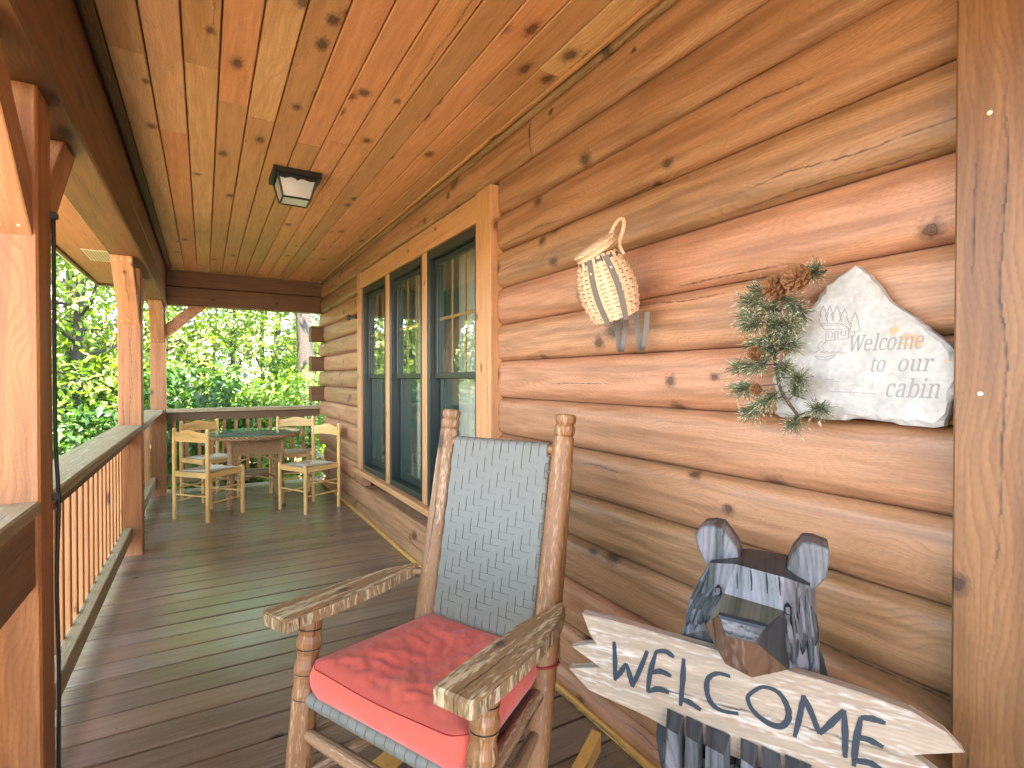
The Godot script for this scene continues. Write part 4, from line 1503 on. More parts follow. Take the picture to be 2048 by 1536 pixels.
		for q in xs:
			var cw: float = q[1] - q[0]
			var cm := MB.new()
			var cV := [Vector3(q[0], q[2], 0.028), Vector3(q[1], q[2] - 0.006, 0.028), Vector3(q[1] - cw * 0.2, q[2] - 0.03, 0.055), Vector3(q[0] + 0.003, q[2] - 0.022, 0.055), Vector3(q[0], 0.47, 0.05), Vector3(q[1] - cw * 0.15, 0.47, 0.05), Vector3(q[0], 0.47, 0.0265), Vector3(q[1], 0.47, 0.0265)]
			var cc := Vector3((q[0] + q[1]) / 2, 0.56, 0.04)
			for f in [[3, 2, 5, 4], [0, 3, 4, 6], [1, 7, 5, 2], [0, 6, 7, 1], [4, 5, 7, 6]]:
				facet(cm, f, cV, cc)
			var co := obj("claw", cm, M.bear, ao)
			var ct := MB.new()
			facet(ct, [0, 1, 2, 3], cV, cc)
			for vi in ct.v.size():
				ct.v[vi] += Vector3(0, 0.0006, 0.0004)
			obj("claw_top", ct, M.bear_dark, ao)
	for s in [-1.0, 1.0]:
		var lg := MB.new()
		box(lg, Vector3(s * 0.095 - 0.065, 0.0, -0.12), Vector3(s * 0.095 + 0.065, 0.16, 0.07), 0.02)
		obj("foot", lg, M.bear, t)
	# the board
	var sgn := thing("welcome_board", "pale wooden arrow board lettered WELCOME held by the carved bear", "sign", P0, turn)
	var out := v2([[-0.334, 0.816], [-0.242, 0.814], [-0.169, 0.809], [-0.069, 0.802], [0.054, 0.794], [0.114, 0.790], [0.181, 0.783], [0.248, 0.772], [0.295, 0.750], [0.318, 0.726], [0.251, 0.700], [0.33, 0.652], [0.26, 0.605], [0.117, 0.595], [0.0, 0.60], [-0.150, 0.619], [-0.192, 0.631], [-0.319, 0.651], [-0.364, 0.688], [-0.293, 0.709], [-0.359, 0.739], [-0.302, 0.758], [-0.317, 0.775]])
	var bm := MB.new()
	prism(bm, out, Vector3(0, 0, -0.0), Vector3.RIGHT, Vector3.UP, Vector3.BACK, 0.024, 0.003, 0.6)
	for i in bm.t.size():
		bm.t[i] = Vector2(bm.t[i].x * 0.2 + 0.1, bm.t[i].y * 1.0)
	obj("plank", bm, M.sign, sgn)
	var letters := [
		[[[-0.261, 0.772], [-0.259, 0.690]], [[-0.259, 0.693], [-0.235, 0.732]], [[-0.235, 0.732], [-0.222, 0.687]], [[-0.222, 0.687], [-0.191, 0.769]]],
		[[[-0.173, 0.773], [-0.185, 0.726], [-0.190, 0.684]], [[-0.173, 0.772], [-0.154, 0.777], [-0.138, 0.769]], [[-0.183, 0.726], [-0.164, 0.734], [-0.143, 0.730]], [[-0.190, 0.685], [-0.168, 0.697], [-0.147, 0.695]]],
		[[[-0.119, 0.771], [-0.125, 0.675]], [[-0.125, 0.689], [-0.108, 0.687], [-0.086, 0.678]]],
		[[[-0.033, 0.758], [-0.056, 0.758], [-0.073, 0.743], [-0.075, 0.717], [-0.066, 0.696], [-0.047, 0.688], [-0.018, 0.691]]],
		[[[0.003, 0.736], [0.023, 0.753], [0.048, 0.751], [0.063, 0.731], [0.066, 0.708], [0.054, 0.689], [0.031, 0.689], [0.007, 0.704], [-0.002, 0.724], [0.003, 0.736]]],
		[[[0.076, 0.676], [0.090, 0.756]], [[0.090, 0.756], [0.115, 0.694]], [[0.115, 0.694], [0.152, 0.748]], [[0.152, 0.748], [0.154, 0.665]]],
		[[[0.177, 0.742], [0.170, 0.697], [0.167, 0.654]], [[0.177, 0.742], [0.194, 0.745], [0.212, 0.743]], [[0.172, 0.706], [0.189, 0.707], [0.209, 0.701]], [[0.167, 0.663], [0.189, 0.668], [0.209, 0.661]]]]
	var names := ["letter_w", "letter_e", "letter_l", "letter_c", "letter_o", "letter_m", "letter_e"]
	for i in 7:
		var lm := MB.new()
		var lift := 0.0242
		for s in letters[i]:
			var pts: Array = s
			if pts.size() == 2:
				pts = [s[0], [(s[0][0] + s[1][0]) / 2 + 0.001, (s[0][1] + s[1][1]) / 2], s[1]]
			stroke(lm, pts, 0.0105, Vector3(0, 0, lift), Vector3.RIGHT, Vector3.UP, Vector3.BACK, 0.0012)
			lift += 0.0002
		obj(names[i], lm, M.paint, sgn)

func on_wall_text(s: String, size: float, z0: float, y: float, x: float, parent: Node3D, length: float) -> void:
	var fnt := SystemFont.new()
	fnt.font_names = PackedStringArray(["Droid Serif"])
	var tm := TextMesh.new()
	tm.text = s
	tm.font = fnt
	tm.font_size = 32
	tm.pixel_size = size / 32.0
	tm.depth = 0.0012
	tm.horizontal_alignment = HORIZONTAL_ALIGNMENT_LEFT
	tm.vertical_alignment = VERTICAL_ALIGNMENT_BOTTOM
	var o := MeshInstance3D.new()
	o.mesh = tm
	o.material_override = M.engrave
	o.name = "lettering"
	parent.add_child(o, true)
	var w := tm.get_aabb().size.x
	# reads towards +z, faces -x, leans like italics
	var k := length / maxf(w, 0.001)
	o.transform = Transform3D(Basis(Vector3(0, 0, k), Vector3(0, 1, 0.22), Vector3(-1, 0, 0)), Vector3(x, y - size * 0.24, z0))

func build_plaque() -> void:
	var X := 1.286
	var t := thing("stone_plaque", "pale grey stone plaque engraved Welcome to our cabin on the log wall", "plaque")
	var out := [[-0.645, 1.580], [-0.626, 1.567], [-0.609, 1.544], [-0.584, 1.509], [-0.568, 1.485], [-0.528, 1.451], [-0.500, 1.424], [-0.466, 1.393], [-0.447, 1.361], [-0.443, 1.347], [-0.454, 1.314], [-0.465, 1.276], [-0.479, 1.232], [-0.494, 1.227], [-0.537, 1.231], [-0.583, 1.234], [-0.627, 1.240], [-0.678, 1.231], [-0.749, 1.236], [-0.821, 1.230], [-0.831, 1.238], [-0.831, 1.279], [-0.841, 1.328], [-0.802, 1.390], [-0.772, 1.453], [-0.737, 1.506], [-0.706, 1.546], [-0.676, 1.565]]
	var fine := []
	for i in out.size():
		var a := Vector2(out[i][0], out[i][1])
		var b := Vector2(out[(i + 1) % out.size()][0], out[(i + 1) % out.size()][1])
		var k := maxi(1, int(a.distance_to(b) / 0.012))
		for s in k:
			fine.append(a.lerp(b, s / float(k)) + Vector2(rng.randf_range(-1, 1), rng.randf_range(-1, 1)) * 0.0022)
	var mb := MB.new()
	prism(mb, fine, Vector3(X, 0, 0), Vector3.BACK, Vector3.UP, Vector3.LEFT, 0.030, 0.009, 0.6, 0.7)
	obj("slab", mb, M.stone, t)
	var xf := X - 0.0302
	on_wall_text("Welcome", 0.048, -0.660, 1.388, xf, t, 0.145)
	on_wall_text("to", 0.046, -0.612, 1.342, xf, t, 0.028)
	on_wall_text("our", 0.046, -0.560, 1.342, xf, t, 0.060)
	on_wall_text("cabin", 0.052, -0.583, 1.288, xf, t, 0.096)
	var eng := [
		# pines
		[[-0.720, 1.458], [-0.714, 1.478], [-0.717, 1.478], [-0.709, 1.499], [-0.701, 1.478], [-0.704, 1.478], [-0.698, 1.459]],
		[[-0.702, 1.462], [-0.697, 1.480], [-0.700, 1.480], [-0.694, 1.498], [-0.687, 1.478], [-0.690, 1.478], [-0.684, 1.458]],
		[[-0.688, 1.462], [-0.683, 1.478], [-0.686, 1.478], [-0.678, 1.495], [-0.670, 1.476], [-0.673, 1.476], [-0.666, 1.456]],
		[[-0.672, 1.458], [-0.667, 1.472], [-0.669, 1.472], [-0.661, 1.486], [-0.654, 1.468], [-0.657, 1.468], [-0.648, 1.444]],
		[[-0.650, 1.432], [-0.645, 1.452], [-0.648, 1.452], [-0.638, 1.476], [-0.630, 1.452], [-0.633, 1.452], [-0.626, 1.434], [-0.650, 1.432]],
		[[-0.639, 1.432], [-0.639, 1.426]],
		# cabin
		[[-0.717, 1.457], [-0.668, 1.454], [-0.650, 1.440], [-0.705, 1.442], [-0.717, 1.457]],
		[[-0.713, 1.452], [-0.664, 1.450]],
		[[-0.702, 1.442], [-0.702, 1.416], [-0.652, 1.418], [-0.652, 1.440]],
		[[-0.697, 1.436], [-0.697, 1.424], [-0.688, 1.424], [-0.688, 1.436], [-0.697, 1.436]],
		[[-0.682, 1.436], [-0.682, 1.419]], [[-0.675, 1.436], [-0.675, 1.419]], [[-0.682, 1.436], [-0.675, 1.436]],
		[[-0.668, 1.436], [-0.668, 1.426], [-0.658, 1.426], [-0.658, 1.436], [-0.668, 1.436]],
		# path, grass, boat, water
		[[-0.712, 1.416], [-0.722, 1.404], [-0.716, 1.396], [-0.730, 1.388]], [[-0.702, 1.414], [-0.712, 1.404], [-0.706, 1.396], [-0.716, 1.388]],
		[[-0.716, 1.388], [-0.710, 1.391], [-0.706, 1.388], [-0.700, 1.391], [-0.694, 1.387], [-0.686, 1.390], [-0.680, 1.386], [-0.672, 1.389], [-0.664, 1.385], [-0.655, 1.387]],
		[[-0.729, 1.382], [-0.718, 1.373], [-0.702, 1.371], [-0.688, 1.376], [-0.680, 1.383]], [[-0.729, 1.382], [-0.705, 1.378], [-0.680, 1.383]],
		[[-0.736, 1.333], [-0.729, 1.331], [-0.722, 1.333], [-0.708, 1.331]], [[-0.708, 1.326], [-0.700, 1.327], [-0.692, 1.325], [-0.685, 1.326]], [[-0.688, 1.321], [-0.680, 1.322], [-0.672, 1.321]], [[-0.648, 1.313], [-0.638, 1.314], [-0.628, 1.312], [-0.617, 1.312]], [[-0.701, 1.299], [-0.65, 1.297], [-0.595, 1.295]]]
	var em := MB.new()
	var lift := 0.0
	for s in eng:
		for i in s.size() - 1:
			stroke(em, [s[i], s[i + 1]], 0.0011, Vector3(xf - lift, 0, 0), Vector3.BACK, Vector3.UP, Vector3.LEFT, 0.0005, false)
			lift = fmod(lift + 0.00013, 0.0009)
	var eo := obj("engraving", em, M.engrave, t)
	eo.set_meta("label", "engraved lines of a cabin, pines, boat and lake")
	# pine garland along the left edge
	var g := thing("pine_garland", "green pine sprigs with brown cones hung along the plaque's left edge", "garland")
	var sp := [[-0.839, 1.548], [-0.859, 1.524], [-0.780, 1.520], [-0.751, 1.493], [-0.850, 1.467], [-0.803, 1.459], [-0.834, 1.424], [-0.799, 1.437], [-0.780, 1.407], [-0.892, 1.362], [-0.826, 1.368], [-0.779, 1.353], [-0.879, 1.305], [-0.757, 1.296], [-0.817, 1.283], [-0.857, 1.252], [-0.749, 1.229], [-0.697, 1.259], [-0.81, 1.50], [-0.77, 1.46], [-0.86, 1.49], [-0.81, 1.40], [-0.74, 1.33], [-0.716, 1.572]]
	var tw := MB.new()
	var stem := spline([Vector3(1.235, 1.575, -0.69), Vector3(1.225, 1.545, -0.79), Vector3(1.22, 1.47, -0.825), Vector3(1.225, 1.38, -0.81), Vector3(1.235, 1.30, -0.80), Vector3(1.24, 1.24, -0.76)], 5)
	tube(tw, stem, fill(0.004, stem.size()), 6)
	obj("stem", tw, M.twig, g)
	for q in sp.size():
		var p: Array = sp[q]
		var c := Vector3(rng.randf_range(1.205, 1.228), p[1], p[0])
		var near: Vector3 = stem[0]
		for s in stem:
			if (s as Vector3).distance_to(c) < near.distance_to(c):
				near = s
		var axis := (c - near)
		if axis.length() < 0.012:
			axis = Vector3(-0.5, rng.randf_range(-0.6, 0.6), rng.randf_range(-0.8, 0.3))
		axis = (axis.normalized() + Vector3(-0.35, -0.1, 0)).normalized()
		var nb := MB.new()
		tube(nb, [near, c], [0.0016, 0.0012], 4)
		nb.c.fill(Color(0.07, 0.05, 0.03))
		var root := c - axis * 0.02
		for k in 190:
			var f := rng.randf()
			var dirn := (axis * rng.randf_range(0.35, 1.2) + Vector3(rng.randf_range(-1, 0.5), rng.randf_range(-1, 1), rng.randf_range(-1, 1)) * 1.0).normalized()
			var a := root + axis * 0.042 * f
			var e := a + dirn * rng.randf_range(0.024, 0.050) + Vector3(0, -0.003, 0)
			if e.x > 1.275:
				e.x = 1.275
			var sdv := dirn.cross(Vector3(rng.randf_range(-1, 1), rng.randf_range(-1, 1), rng.randf_range(-1, 1))).normalized() * 0.0008
			var n := dirn.cross(sdv).normalized()
			var mix := rng.randf()
			var col := Color(0.055, 0.08, 0.04).lerp(Color(0.24, 0.25, 0.14), mix * mix)
			var tip := Color(0.62, 0.58, 0.42)
			var m := a.lerp(e, 0.78)
			nb.tri(a - sdv, a + sdv, m + sdv * 0.9, n, n, n, Vector2.ZERO, Vector2.ZERO, Vector2.ZERO, col)
			nb.tri(a - sdv, m + sdv * 0.9, m - sdv * 0.9, n, n, n, Vector2.ZERO, Vector2.ZERO, Vector2.ZERO, col)
			var tc := tip if rng.randf() < 0.55 else col
			nb.tri(m - sdv * 0.9, m + sdv * 0.9, e, n, n, n, Vector2.ZERO, Vector2.ZERO, Vector2.ZERO, tc)
		obj("sprig", nb, M.needle, g)
	for q in [[-0.778, 1.545, 0.029], [-0.728, 1.560, 0.031], [-0.830, 1.391, 0.018], [-0.828, 1.301, 0.015]]:
		var cm := MB.new()
		var c := Vector3(1.178, q[1], q[0])
		var r: float = q[2]
		var ax := Vector3(-0.9, 0.1, rng.randf_range(-0.3, 0.3)).normalized()
		var a1 := ax.cross(Vector3.UP).normalized()
		var a2 := ax.cross(a1)
		tube(cm, [c - ax * r, c, c + ax * r * 0.8], [r * 0.35, r * 0.55, r * 0.15], 7)
		for k in 46:
			var f := k / 46.0
			var gg := k * 2.399963
			var d := (a1 * cos(gg) + a2 * sin(gg))
			var rad := r * (0.95 * sin(PI * (0.25 + 0.68 * f)))
			var b0 := c + ax * r * lerpf(-0.9, 0.85, f) + d * rad * 0.4
			var tipp := c + ax * r * (lerpf(-0.9, 0.85, f) + 0.32) + d * rad * 1.1
			var sd := ax.cross(d).normalized() * r * 0.22
			var th := ax * r * 0.09
			var bs := b0 + th
			cm.flat(b0 - sd * 0.6, b0 + sd * 0.6, tipp + sd, -ax)
			cm.flat(b0 - sd * 0.6, tipp + sd, tipp - sd, -ax)
			cm.flat(bs - sd * 0.6, bs + sd * 0.6, tipp + sd + th, ax)
			cm.flat(bs - sd * 0.6, tipp + sd + th, tipp - sd + th, ax)
			cm.flat(tipp - sd, tipp + sd, tipp + sd + th, d)
			cm.flat(tipp - sd, tipp + sd + th, tipp - sd + th, d)
		obj("pine_cone", cm, M.cone, g)

func build_basket() -> void:
	# hangs on the logs by its handle, mouth tipped out towards the porch
	var t := thing("pack_basket", "woven splint pack basket with lid and grey leather straps hung on logs", "basket", Vector3(1.19, 1.535, -1.355))
	var tilt := Basis(Vector3.BACK, 0.40)     # leans the top towards -x
	var body := node("body", t)
	body.transform = Transform3D(tilt, Vector3.ZERO)
	var rad := func(y: float) -> float:
		# y 0..0.21: bellied, narrow mouth
		var f := y / 0.215
		return 0.068 + 0.030 * sin(PI * clampf(f * 0.92 + 0.06, 0, 1)) - 0.012 * f
	var ns := 22
	for i in ns:
		var g := TAU * i / ns
		var mb := MB.new()
		var line := []
		var d := Vector3(cos(g), 0, sin(g))
		for k in 33:
			var y := 0.212 * k / 32.0
			var alt := 1.0 if (k / 2 + i) % 2 == 0 else -1.0
			line.append([d * (rad.call(y) + 0.0016 * alt) + Vector3.UP * y, d])
		ribbon(mb, line, Vector3(-sin(g), 0, cos(g)), 0.0, 0.0135, 0.0010)
		obj("stake", mb, M.splint, body)
	for k in 15:
		var y := 0.008 + k * 0.0135
		var dark := k == 14
		var mb := MB.new()
		var seg := ns * 4
		for i in seg:
			var q := []
			for e in 2:
				var g := TAU * (i + e) / seg
				var r: float = rad.call(y) + 0.0042 * cos((g / TAU) * ns * PI + (k % 2) * PI) + 0.0005
				q.append([Vector3(cos(g), 0, sin(g)), r])
			var hgt := 0.0054
			var a: Vector3 = q[0][0] * q[0][1] + Vector3.UP * (y - hgt)
			var b: Vector3 = q[1][0] * q[1][1] + Vector3.UP * (y - hgt)
			var c: Vector3 = q[1][0] * q[1][1] + Vector3.UP * (y + hgt)
			var d: Vector3 = q[0][0] * q[0][1] + Vector3.UP * (y + hgt)
			mb.tri(a, b, c, q[0][0], q[1][0], q[1][0])
			mb.tri(a, c, d, q[0][0], q[1][0], q[0][0])
			var i0: Vector3 = q[0][0] * 0.0012
			var i1: Vector3 = q[1][0] * 0.0012
			mb.tri(a - i0, b - i1, c - i1, -q[0][0], -q[1][0], -q[1][0])
			mb.tri(a - i0, c - i1, d - i0, -q[0][0], -q[1][0], -q[0][0])
			mb.flat(d, c, c - i1, Vector3.UP)
			mb.flat(d, c - i1, d - i0, Vector3.UP)
			mb.flat(a, b, b - i1, Vector3.DOWN)
			mb.flat(a, b - i1, a - i0, Vector3.DOWN)
		obj("weaver", mb, M.splint_dark if dark else M.splint, body)
	var bt := MB.new()
	tube(bt, [Vector3(0, 0.002, 0), Vector3(0, 0.006, 0)], [0.068, 0.07], 22)
	obj("bottom", bt, M.splint, body)
	var lean := Basis(Vector3.BACK, 0.64) * Basis(Vector3.RIGHT, -0.10)
	var mouth := node("mouth", t)
	mouth.transform = Transform3D(lean, tilt * Vector3(0, 0.228, 0))
	for q in [[-0.005, 0.0068], [0.004, 0.006]]:
		var rm := MB.new()
		var pts := []
		for i in 41:
			var g := TAU * i / 40.0
			pts.append(Vector3(cos(g), 0, sin(g)) * (rad.call(0.212) + 0.003 + (0.002 if i % 2 == 0 else -0.001)) + Vector3.UP * q[0])
		tube(rm, pts, fill(q[1], 41), 7)
		obj("rim", rm, M.splint, mouth)
	var lid := node("lid", t)
	lid.transform = Transform3D(lean, tilt * Vector3(0, 0.238, 0))
	for k in 10:
		var rr := 0.008 + k * 0.0072
		var mb := MB.new()
		var pts := []
		for i in 49:
			var g := TAU * i / 48.0
			pts.append(Vector3(cos(g) * rr, 0.008 - 0.0007 * k + 0.0016 * (1.0 if (i + k) % 2 == 0 else -1.0), sin(g) * rr))
		tube(mb, pts, fill(0.0040, 49), 5)
		obj("coil", mb, M.splint, lid)
	var disc := MB.new()
	tube(disc, [Vector3(0, -0.002, 0), Vector3(0, 0.002, 0)], [0.072, 0.07], 24)
	obj("lid_core", disc, M.splint, lid)
	# handle
	var hm := MB.new()
	var fb: Vector3 = tilt * Vector3(0.074, 0.222, 0)
	var fl: Vector3 = tilt * Vector3(0.079, 0.185, 0)
	var hz := Vector3(0, 0, 0.033)
	var hp := spline([fl - hz, fb - hz, fb - hz * 0.95 + Vector3(0.02, 0.05, 0), fb - hz * 0.45 + Vector3(0.035, 0.088, 0), fb + hz * 0.45 + Vector3(0.035, 0.088, 0), fb + hz * 0.95 + Vector3(0.02, 0.05, 0), fb + hz, fl + hz], 6)
	tube(hm, hp, fill(0.0068, hp.size()), 8)
	obj("handle", hm, M.splint, t)
	# straps down the front and their loops under the base
	for g0 in [PI * 0.86, PI * 0.62]:
		var mb := MB.new()
		var d := Vector3(cos(g0), 0, sin(g0))
		var line := []
		for k in 21:
			var y := 0.205 - 0.213 * k / 20.0
			line.append([tilt * (d * (rad.call(maxf(y, 0.0)) + 0.0062) + Vector3.UP * y), tilt * d])
		line.append([tilt * (d * 0.05 + Vector3(0, -0.012, 0)), Vector3.DOWN])
		ribbon(mb, line, tilt * Vector3(-sin(g0), 0, cos(g0)), 0.0, 0.017, 0.003)
		obj("strap", mb, M.leather, t)
		nail_on(tilt * (d * (rad.call(0.165) + 0.0095) + Vector3.UP * 0.165), tilt * d, t, 0.0035)
	for q in [[-0.045, 0.0], [0.055, 0.6]]:
		var mb := MB.new()
		var line := []
		var pts := spline([Vector3(0.045, 0.01, q[0] - 0.012), Vector3(0.062, -0.05, q[0] - 0.018), Vector3(0.066, -0.100, q[0] - 0.016), Vector3(0.060, -0.118, q[0]), Vector3(0.052, -0.100, q[0] + 0.017), Vector3(0.058, -0.05, q[0] + 0.022), Vector3(0.06, 0.01, q[0] + 0.028)], 5)
		var across := Vector3(0.75, 0.0, 0.64).normalized()
		for i in pts.size():
			var dd: Vector3 = pts[mini(i + 1, pts.size() - 1)] - pts[maxi(i - 1, 0)]
			line.append([pts[i], dd.cross(across).normalized()])
		ribbon(mb, line, across, 0.0, 0.018, 0.003)
		obj("loop", mb, M.leather, t)

# ------------------------------------------------------------------ the woods
func ground_y(x: float, z: float) -> float:
	var d := maxf(0.0, maxf(-x - 2.5, -z - 9.0))
	var h := -0.75 + 0.15 * maxf(0.0, d - 1.0) * smoothstep(0.0, 6.0, d)
	h = minf(h, 5.0 + 0.03 * d)
	return h + 0.18 * sin(x * 0.9 + z * 0.4) + 0.12 * sin(z * 1.3 - x * 0.6)

func build_ground() -> void:
	var mb := MB.new()
	var xs := []
	for i in 49:
		var u := (i - 24) / 24.0
		xs.append(signf(u) * (absf(u) * 14.0 + pow(absf(u), 4.0) * 250.0))
	for i in 48:
		for j in 48:
			var q := []
			for e in [[0, 0], [1, 0], [1, 1], [0, 1]]:
				var x: float = xs[i + e[0]]
				var z: float = xs[j + e[1]] - 8.0
				q.append(Vector3(x, ground_y(x, z), z))
			var n := []
			for p in q:
				var hx := ground_y(p.x + 0.3, p.z) - ground_y(p.x - 0.3, p.z)
				var hz := ground_y(p.x, p.z + 0.3) - ground_y(p.x, p.z - 0.3)
				n.append(Vector3(-hx, 0.6, -hz).normalized())
			mb.tri(q[0], q[1], q[2], n[0], n[1], n[2])
			mb.tri(q[0], q[2], q[3], n[0], n[2], n[3])
	var o := obj("ground", mb, M.soil, self)
	o.set_meta("kind", "structure")

func leaf(mb: MB, p: Vector3, dirn: Vector3, nrm: Vector3, L: float, W: float, col: Color) -> void:
	var s := dirn.cross(nrm).normalized() * W
	var n := s.cross(dirn).normalized()
	if n.dot(nrm) < 0:
		n = -n
	var a := p
	var b := p + dirn * L * 0.45 + s + n * W * 0.25
	var c := p + dirn * L - n * L * 0.12
	var d := p + dirn * L * 0.45 - s + n * W * 0.25
	var m := p + dirn * L * 0.5
	var n1 := (n - s.normalized() * 0.25).normalized()
	var n2 := (n + s.normalized() * 0.25).normalized()
	mb.tri(a, b, m, n1, n1, n1, Vector2.ZERO, Vector2.ZERO, Vector2.ZERO, col)
	mb.tri(m, b, c, n1, n1, n1, Vector2.ZERO, Vector2.ZERO, Vector2.ZERO, col)
	mb.tri(a, m, d, n2, n2, n2, Vector2.ZERO, Vector2.ZERO, Vector2.ZERO, col)
	mb.tri(m, c, d, n2, n2, n2, Vector2.ZERO, Vector2.ZERO, Vector2.ZERO, col)

func rand_dir() -> Vector3:
	return Vector3(rng.randf_range(-1, 1), rng.randf_range(-1, 1), rng.randf_range(-1, 1)).normalized()

func make_tree(called: String, height: float, tr: float, crown_from: float, spread: float, limbs: int, leaves: int, lsize: float, pal: Array) -> Node3D:
	var t := Node3D.new()
	t.name = called
	var tk := MB.new()
	var path := []
	var rad := []
	var lean := Vector3(rng.randf_range(-0.1, 0.1), 0, rng.randf_range(-0.1, 0.1))
	for i in 12:
		var f := i / 11.0
		path.append(Vector3(0, f * height - 0.3, 0) + lean * f * height * 0.5 + Vector3(sin(f * 7.0 + tr * 90), 0, cos(f * 5.0 + height)) * 0.06 * f * height * 0.2)
		rad.append(tr * (1.0 - 0.82 * f) * (1.35 if i == 0 else 1.0))
	tube(tk, path, rad, 9, 0.6, 1.0, Vector3.ZERO, 0.12)
	var tips := []
	for l in limbs:
		var f := lerpf(crown_from, 0.98, (l + rng.randf()) / limbs)
		var at := f * 11.0
		var i0 := mini(int(at), 10)
		var base: Vector3 = path[i0].lerp(path[i0 + 1], at - i0)
		var g := l * 2.4 + rng.randf_range(-0.5, 0.5)
		var reach := spread * (1.0 - 0.55 * absf(f - 0.45)) * rng.randf_range(0.6, 1.1)
		var d := Vector3(cos(g), rng.randf_range(0.05, 0.5), sin(g)).normalized()
		var lp := [base]
		var lr := [tr * (1.0 - 0.8 * f) * 0.5]
		var p := base
		for s in 5:
			p += d * reach / 5.0
			d = (d + rand_dir() * 0.22 + Vector3(0, 0.03, 0)).normalized()
			lp.append(p)
			lr.append(lr[0] * (1.0 - (s + 1) / 5.6))
			if s > 0:
				tips.append([p, d])
				for w in 2:
					var sd := (d * 0.5 + rand_dir()).normalized()
					var q := p + sd * reach * rng.randf_range(0.15, 0.32)
					tube(tk, [p, q], [maxf(0.004, lr[0] * 0.2), 0.002], 4)
					tips.append([q, sd])
		tube(tk, lp, lr, 6)
	var o := MeshInstance3D.new()
	o.mesh = tk.mesh()
	o.material_override = M.bark
	o.name = "trunk"
	t.add_child(o)
	var lm := MB.new()
	for k in leaves:
		var tip: Array = tips[rng.randi() % tips.size()]
		var p: Vector3 = tip[0] + rand_dir() * pow(rng.randf(), 0.6) * spread * 0.24
		var dirn := (rand_dir() + Vector3(0, -0.35, 0) + (tip[1] as Vector3) * 0.4).normalized()
		var nn := (Vector3(0, 1, 0) + rand_dir() * 0.75).normalized()
		if absf(nn.dot(dirn)) > 0.95:
			continue
		var col: Color = pal[rng.randi() % pal.size()]
		col = col * rng.randf_range(0.75, 1.25)
		col.a = 1.0
		var L := lsize * rng.randf_range(0.6, 1.25)
		leaf(lm, p, dirn, nn, L, L * 0.27, col)
	var c := MeshInstance3D.new()
	c.mesh = lm.mesh()
	c.material_override = M.leaf
	c.name = "crown"
	t.add_child(c)
	return t

func put_tree(proto: Node3D, called: String, label: String, cat: String, group: String, x: float, z: float, s: float, turn: float) -> void:
	var o: Node3D = proto.duplicate()
	o.name = numbered(called)
	add_child(o)
	o.position = Vector3(x, ground_y(x, z) + 0.0, z)
	o.rotation.y = turn
	o.scale = Vector3.ONE * s
	tag(o, label, cat, group)

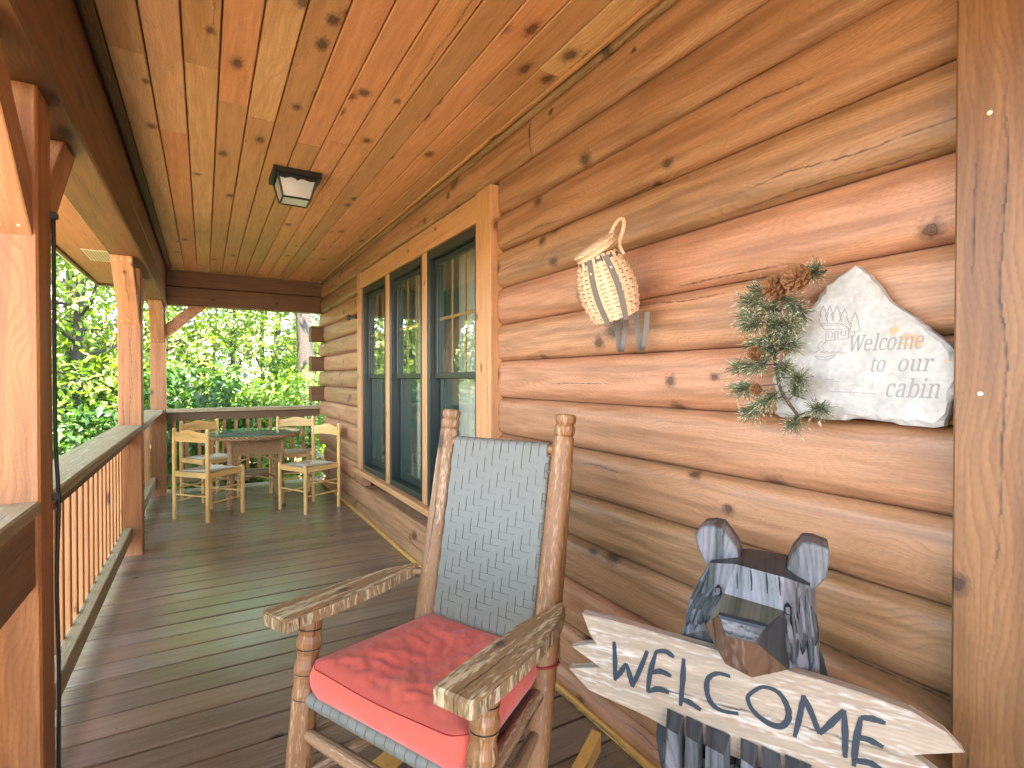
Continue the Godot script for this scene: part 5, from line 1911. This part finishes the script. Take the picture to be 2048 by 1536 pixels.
func build_woods() -> void:
	var bright := [Color(0.17, 0.26, 0.04), Color(0.22, 0.31, 0.05), Color(0.13, 0.22, 0.04), Color(0.28, 0.34, 0.07)]
	var deep := [Color(0.045, 0.10, 0.03), Color(0.06, 0.13, 0.04), Color(0.05, 0.11, 0.045)]
	var mid := [Color(0.13, 0.21, 0.04), Color(0.16, 0.25, 0.045), Color(0.10, 0.175, 0.04)]
	var ta := [make_tree("a", 8.0, 0.09, 0.14, 2.0, 26, 4300, 0.15, bright), make_tree("b", 7.0, 0.07, 0.10, 1.9, 24, 4300, 0.13, mid), make_tree("c", 9.0, 0.11, 0.18, 2.4, 28, 4800, 0.16, bright)]
	var tb := [make_tree("d", 15.0, 0.20, 0.30, 3.6, 30, 6500, 0.22, bright), make_tree("e", 16.0, 0.24, 0.34, 3.8, 30, 6500, 0.22, mid)]
	var sh := [make_tree("f", 1.9, 0.03, 0.12, 0.9, 16, 2600, 0.13, deep), make_tree("g", 2.3, 0.03, 0.10, 1.0, 18, 2800, 0.11, mid), make_tree("h", 1.6, 0.025, 0.1, 0.8, 16, 2400, 0.10, bright)]
	# the two trunks one can pick out
	var big := make_tree("i", 14.0, 0.17, 0.45, 3.2, 22, 4200, 0.2, mid)
	put_tree(big, "forest_tree", "grey-barked tree whose trunk stands just beyond the log corner", "tree", "", 1.78, -10.6, 1.0, 0.4)
	put_tree(tb[0], "forest_tree", "slender grey trunk seen over the open-side railing beside the near post", "tree", "", -2.5, -14.5, 0.8, 2.0)
	big.free()
	var n := 0
	# understorey trees that fill the view past the far end and beyond the open side
	var spots := [[-0.6, -11.2], [0.5, -12.4], [-1.8, -10.6], [-2.6, -12.6], [1.2, -13.8], [-0.8, -14.6], [2.6, -13.0], [-2.9, -9.6], [-4.2, -11.0], [-5.6, -8.8], [0.2, -16.6], [3.4, -16.2], [-2.4, -16.6], [-5.2, -14.0], [1.9, -18.2], [-6.6, -11.8], [-1.0, -19.2], [4.2, -19.5], [-4.2, -18.6]]
	for s in spots:
		put_tree(ta[n % 3], "understorey_tree", "leafy green understorey tree in the sunlit woods beyond the railing", "tree", "understorey trees beyond the railing", s[0], s[1], rng.randf_range(0.8, 1.05), rng.randf() * TAU)
		n += 1
	spots = [[-1.5, -24], [3.6, -25], [-5.5, -22], [6.5, -24], [-9, -16], [-13, -13], [-10.5, -9.0], [-11.0, -5.5], [-10.2, -2.0], [-11.2, 1.6], [-10.4, 5.0], [-11.0, 9.0], [8.5, -19], [-12, -22]]
	for s in spots:
		put_tree(tb[n % 2], "tall_tree", "tall green tree standing farther back in the woods", "tree", "tall trees in the woods", s[0], s[1], rng.randf_range(0.85, 1.15), rng.randf() * TAU)
		n += 1
	for i in 58:
		var x := 0.0
		var z := 0.0
		if i < 30:
			z = rng.randf_range(-19, -8.9)
			x = rng.randf_range(-0.24, 0.26) * -z + rng.randf_range(-0.6, 0.3)
		elif i < 50:
			x = rng.randf_range(-5.5, -2.0)
			z = rng.randf_range(-12, -3.5)
		else:
			x = rng.randf_range(-6.5, -2.6)
			z = rng.randf_range(-3.5, 2.0)
		put_tree(sh[n % 3], "leafy_shrub", "leafy green shrub growing on the bank beyond the railing", "shrub", "shrubs on the bank", x, z, rng.randf_range(0.7, 1.2), rng.randf() * TAU)
		n += 1
	# broad-leaved shrub close to the railing, lower left
	for q in [[-1.65, -6.6], [-1.5, -8.0], [-1.9, -5.4]]:
		put_tree(sh[0], "broadleaf_shrub", "dark broad-leaved shrub right outside the open-side railing", "shrub", "dark shrubs by the railing", q[0], q[1], 0.85, rng.randf() * TAU)
	for p in ta + tb + sh:
		p.free()

func _ready() -> void:
	rng.seed = 20240611
	# camera
	var cam := Camera3D.new()
	cam.name = "camera"
	cam.position = Vector3(0, 1.328, 0)
	cam.rotation = Vector3(deg_to_rad(-0.59), -atan(616.0 / 1060.0), 0)
	cam.fov = rad_to_deg(2.0 * atan(768.0 / 1060.0))
	cam.near = 0.05
	cam.far = 600.0
	add_child(cam)
	cam.current = true
	# sky and exposure
	var env := Environment.new()
	env.background_mode = Environment.BG_SKY
	var sky := Sky.new()
	var sm := ProceduralSkyMaterial.new()
	sm.sky_top_color = Color(0.60, 0.70, 0.84)
	sm.sky_horizon_color = Color(0.90, 0.92, 0.93)
	sm.sky_curve = 0.18
	sm.ground_bottom_color = Color(0.22, 0.22, 0.16)
	sm.ground_horizon_color = Color(0.60, 0.63, 0.58)
	sm.sky_energy_multiplier = 1.25
	sky.sky_material = sm
	env.sky = sky
	env.ambient_light_source = Environment.AMBIENT_SOURCE_SKY
	env.tonemap_mode = Environment.TONE_MAPPER_LINEAR
	env.tonemap_exposure = 15.0
	env.sdfgi_enabled = true
	env.ssao_enabled = true
	env.ssil_enabled = true
	var we := WorldEnvironment.new()
	we.name = "world"
	we.environment = env
	add_child(we)
	# sun, high and a little behind the open side
	var sun := DirectionalLight3D.new()
	sun.name = "sun"
	sun.light_energy = 1.6
	sun.light_color = Color(1.0, 0.95, 0.86)
	sun.light_angular_distance = 0.5
	sun.shadow_enabled = true
	add_child(sun)
	sun.look_at_from_position(Vector3(-0.15, 0.80, 0.50), Vector3.ZERO, Vector3.UP)
	sun.position = Vector3(-6, 20, 6)
	make_materials()
	build_ground()
	build_floor()
	build_ceiling()
	build_beams()
	build_wall()
	build_posts()
	build_railings()
	build_eave()
	build_rocker()
	build_dining()
	build_bear()
	build_plaque()
	build_basket()
	build_lamp()
	build_cable()
	build_woods()
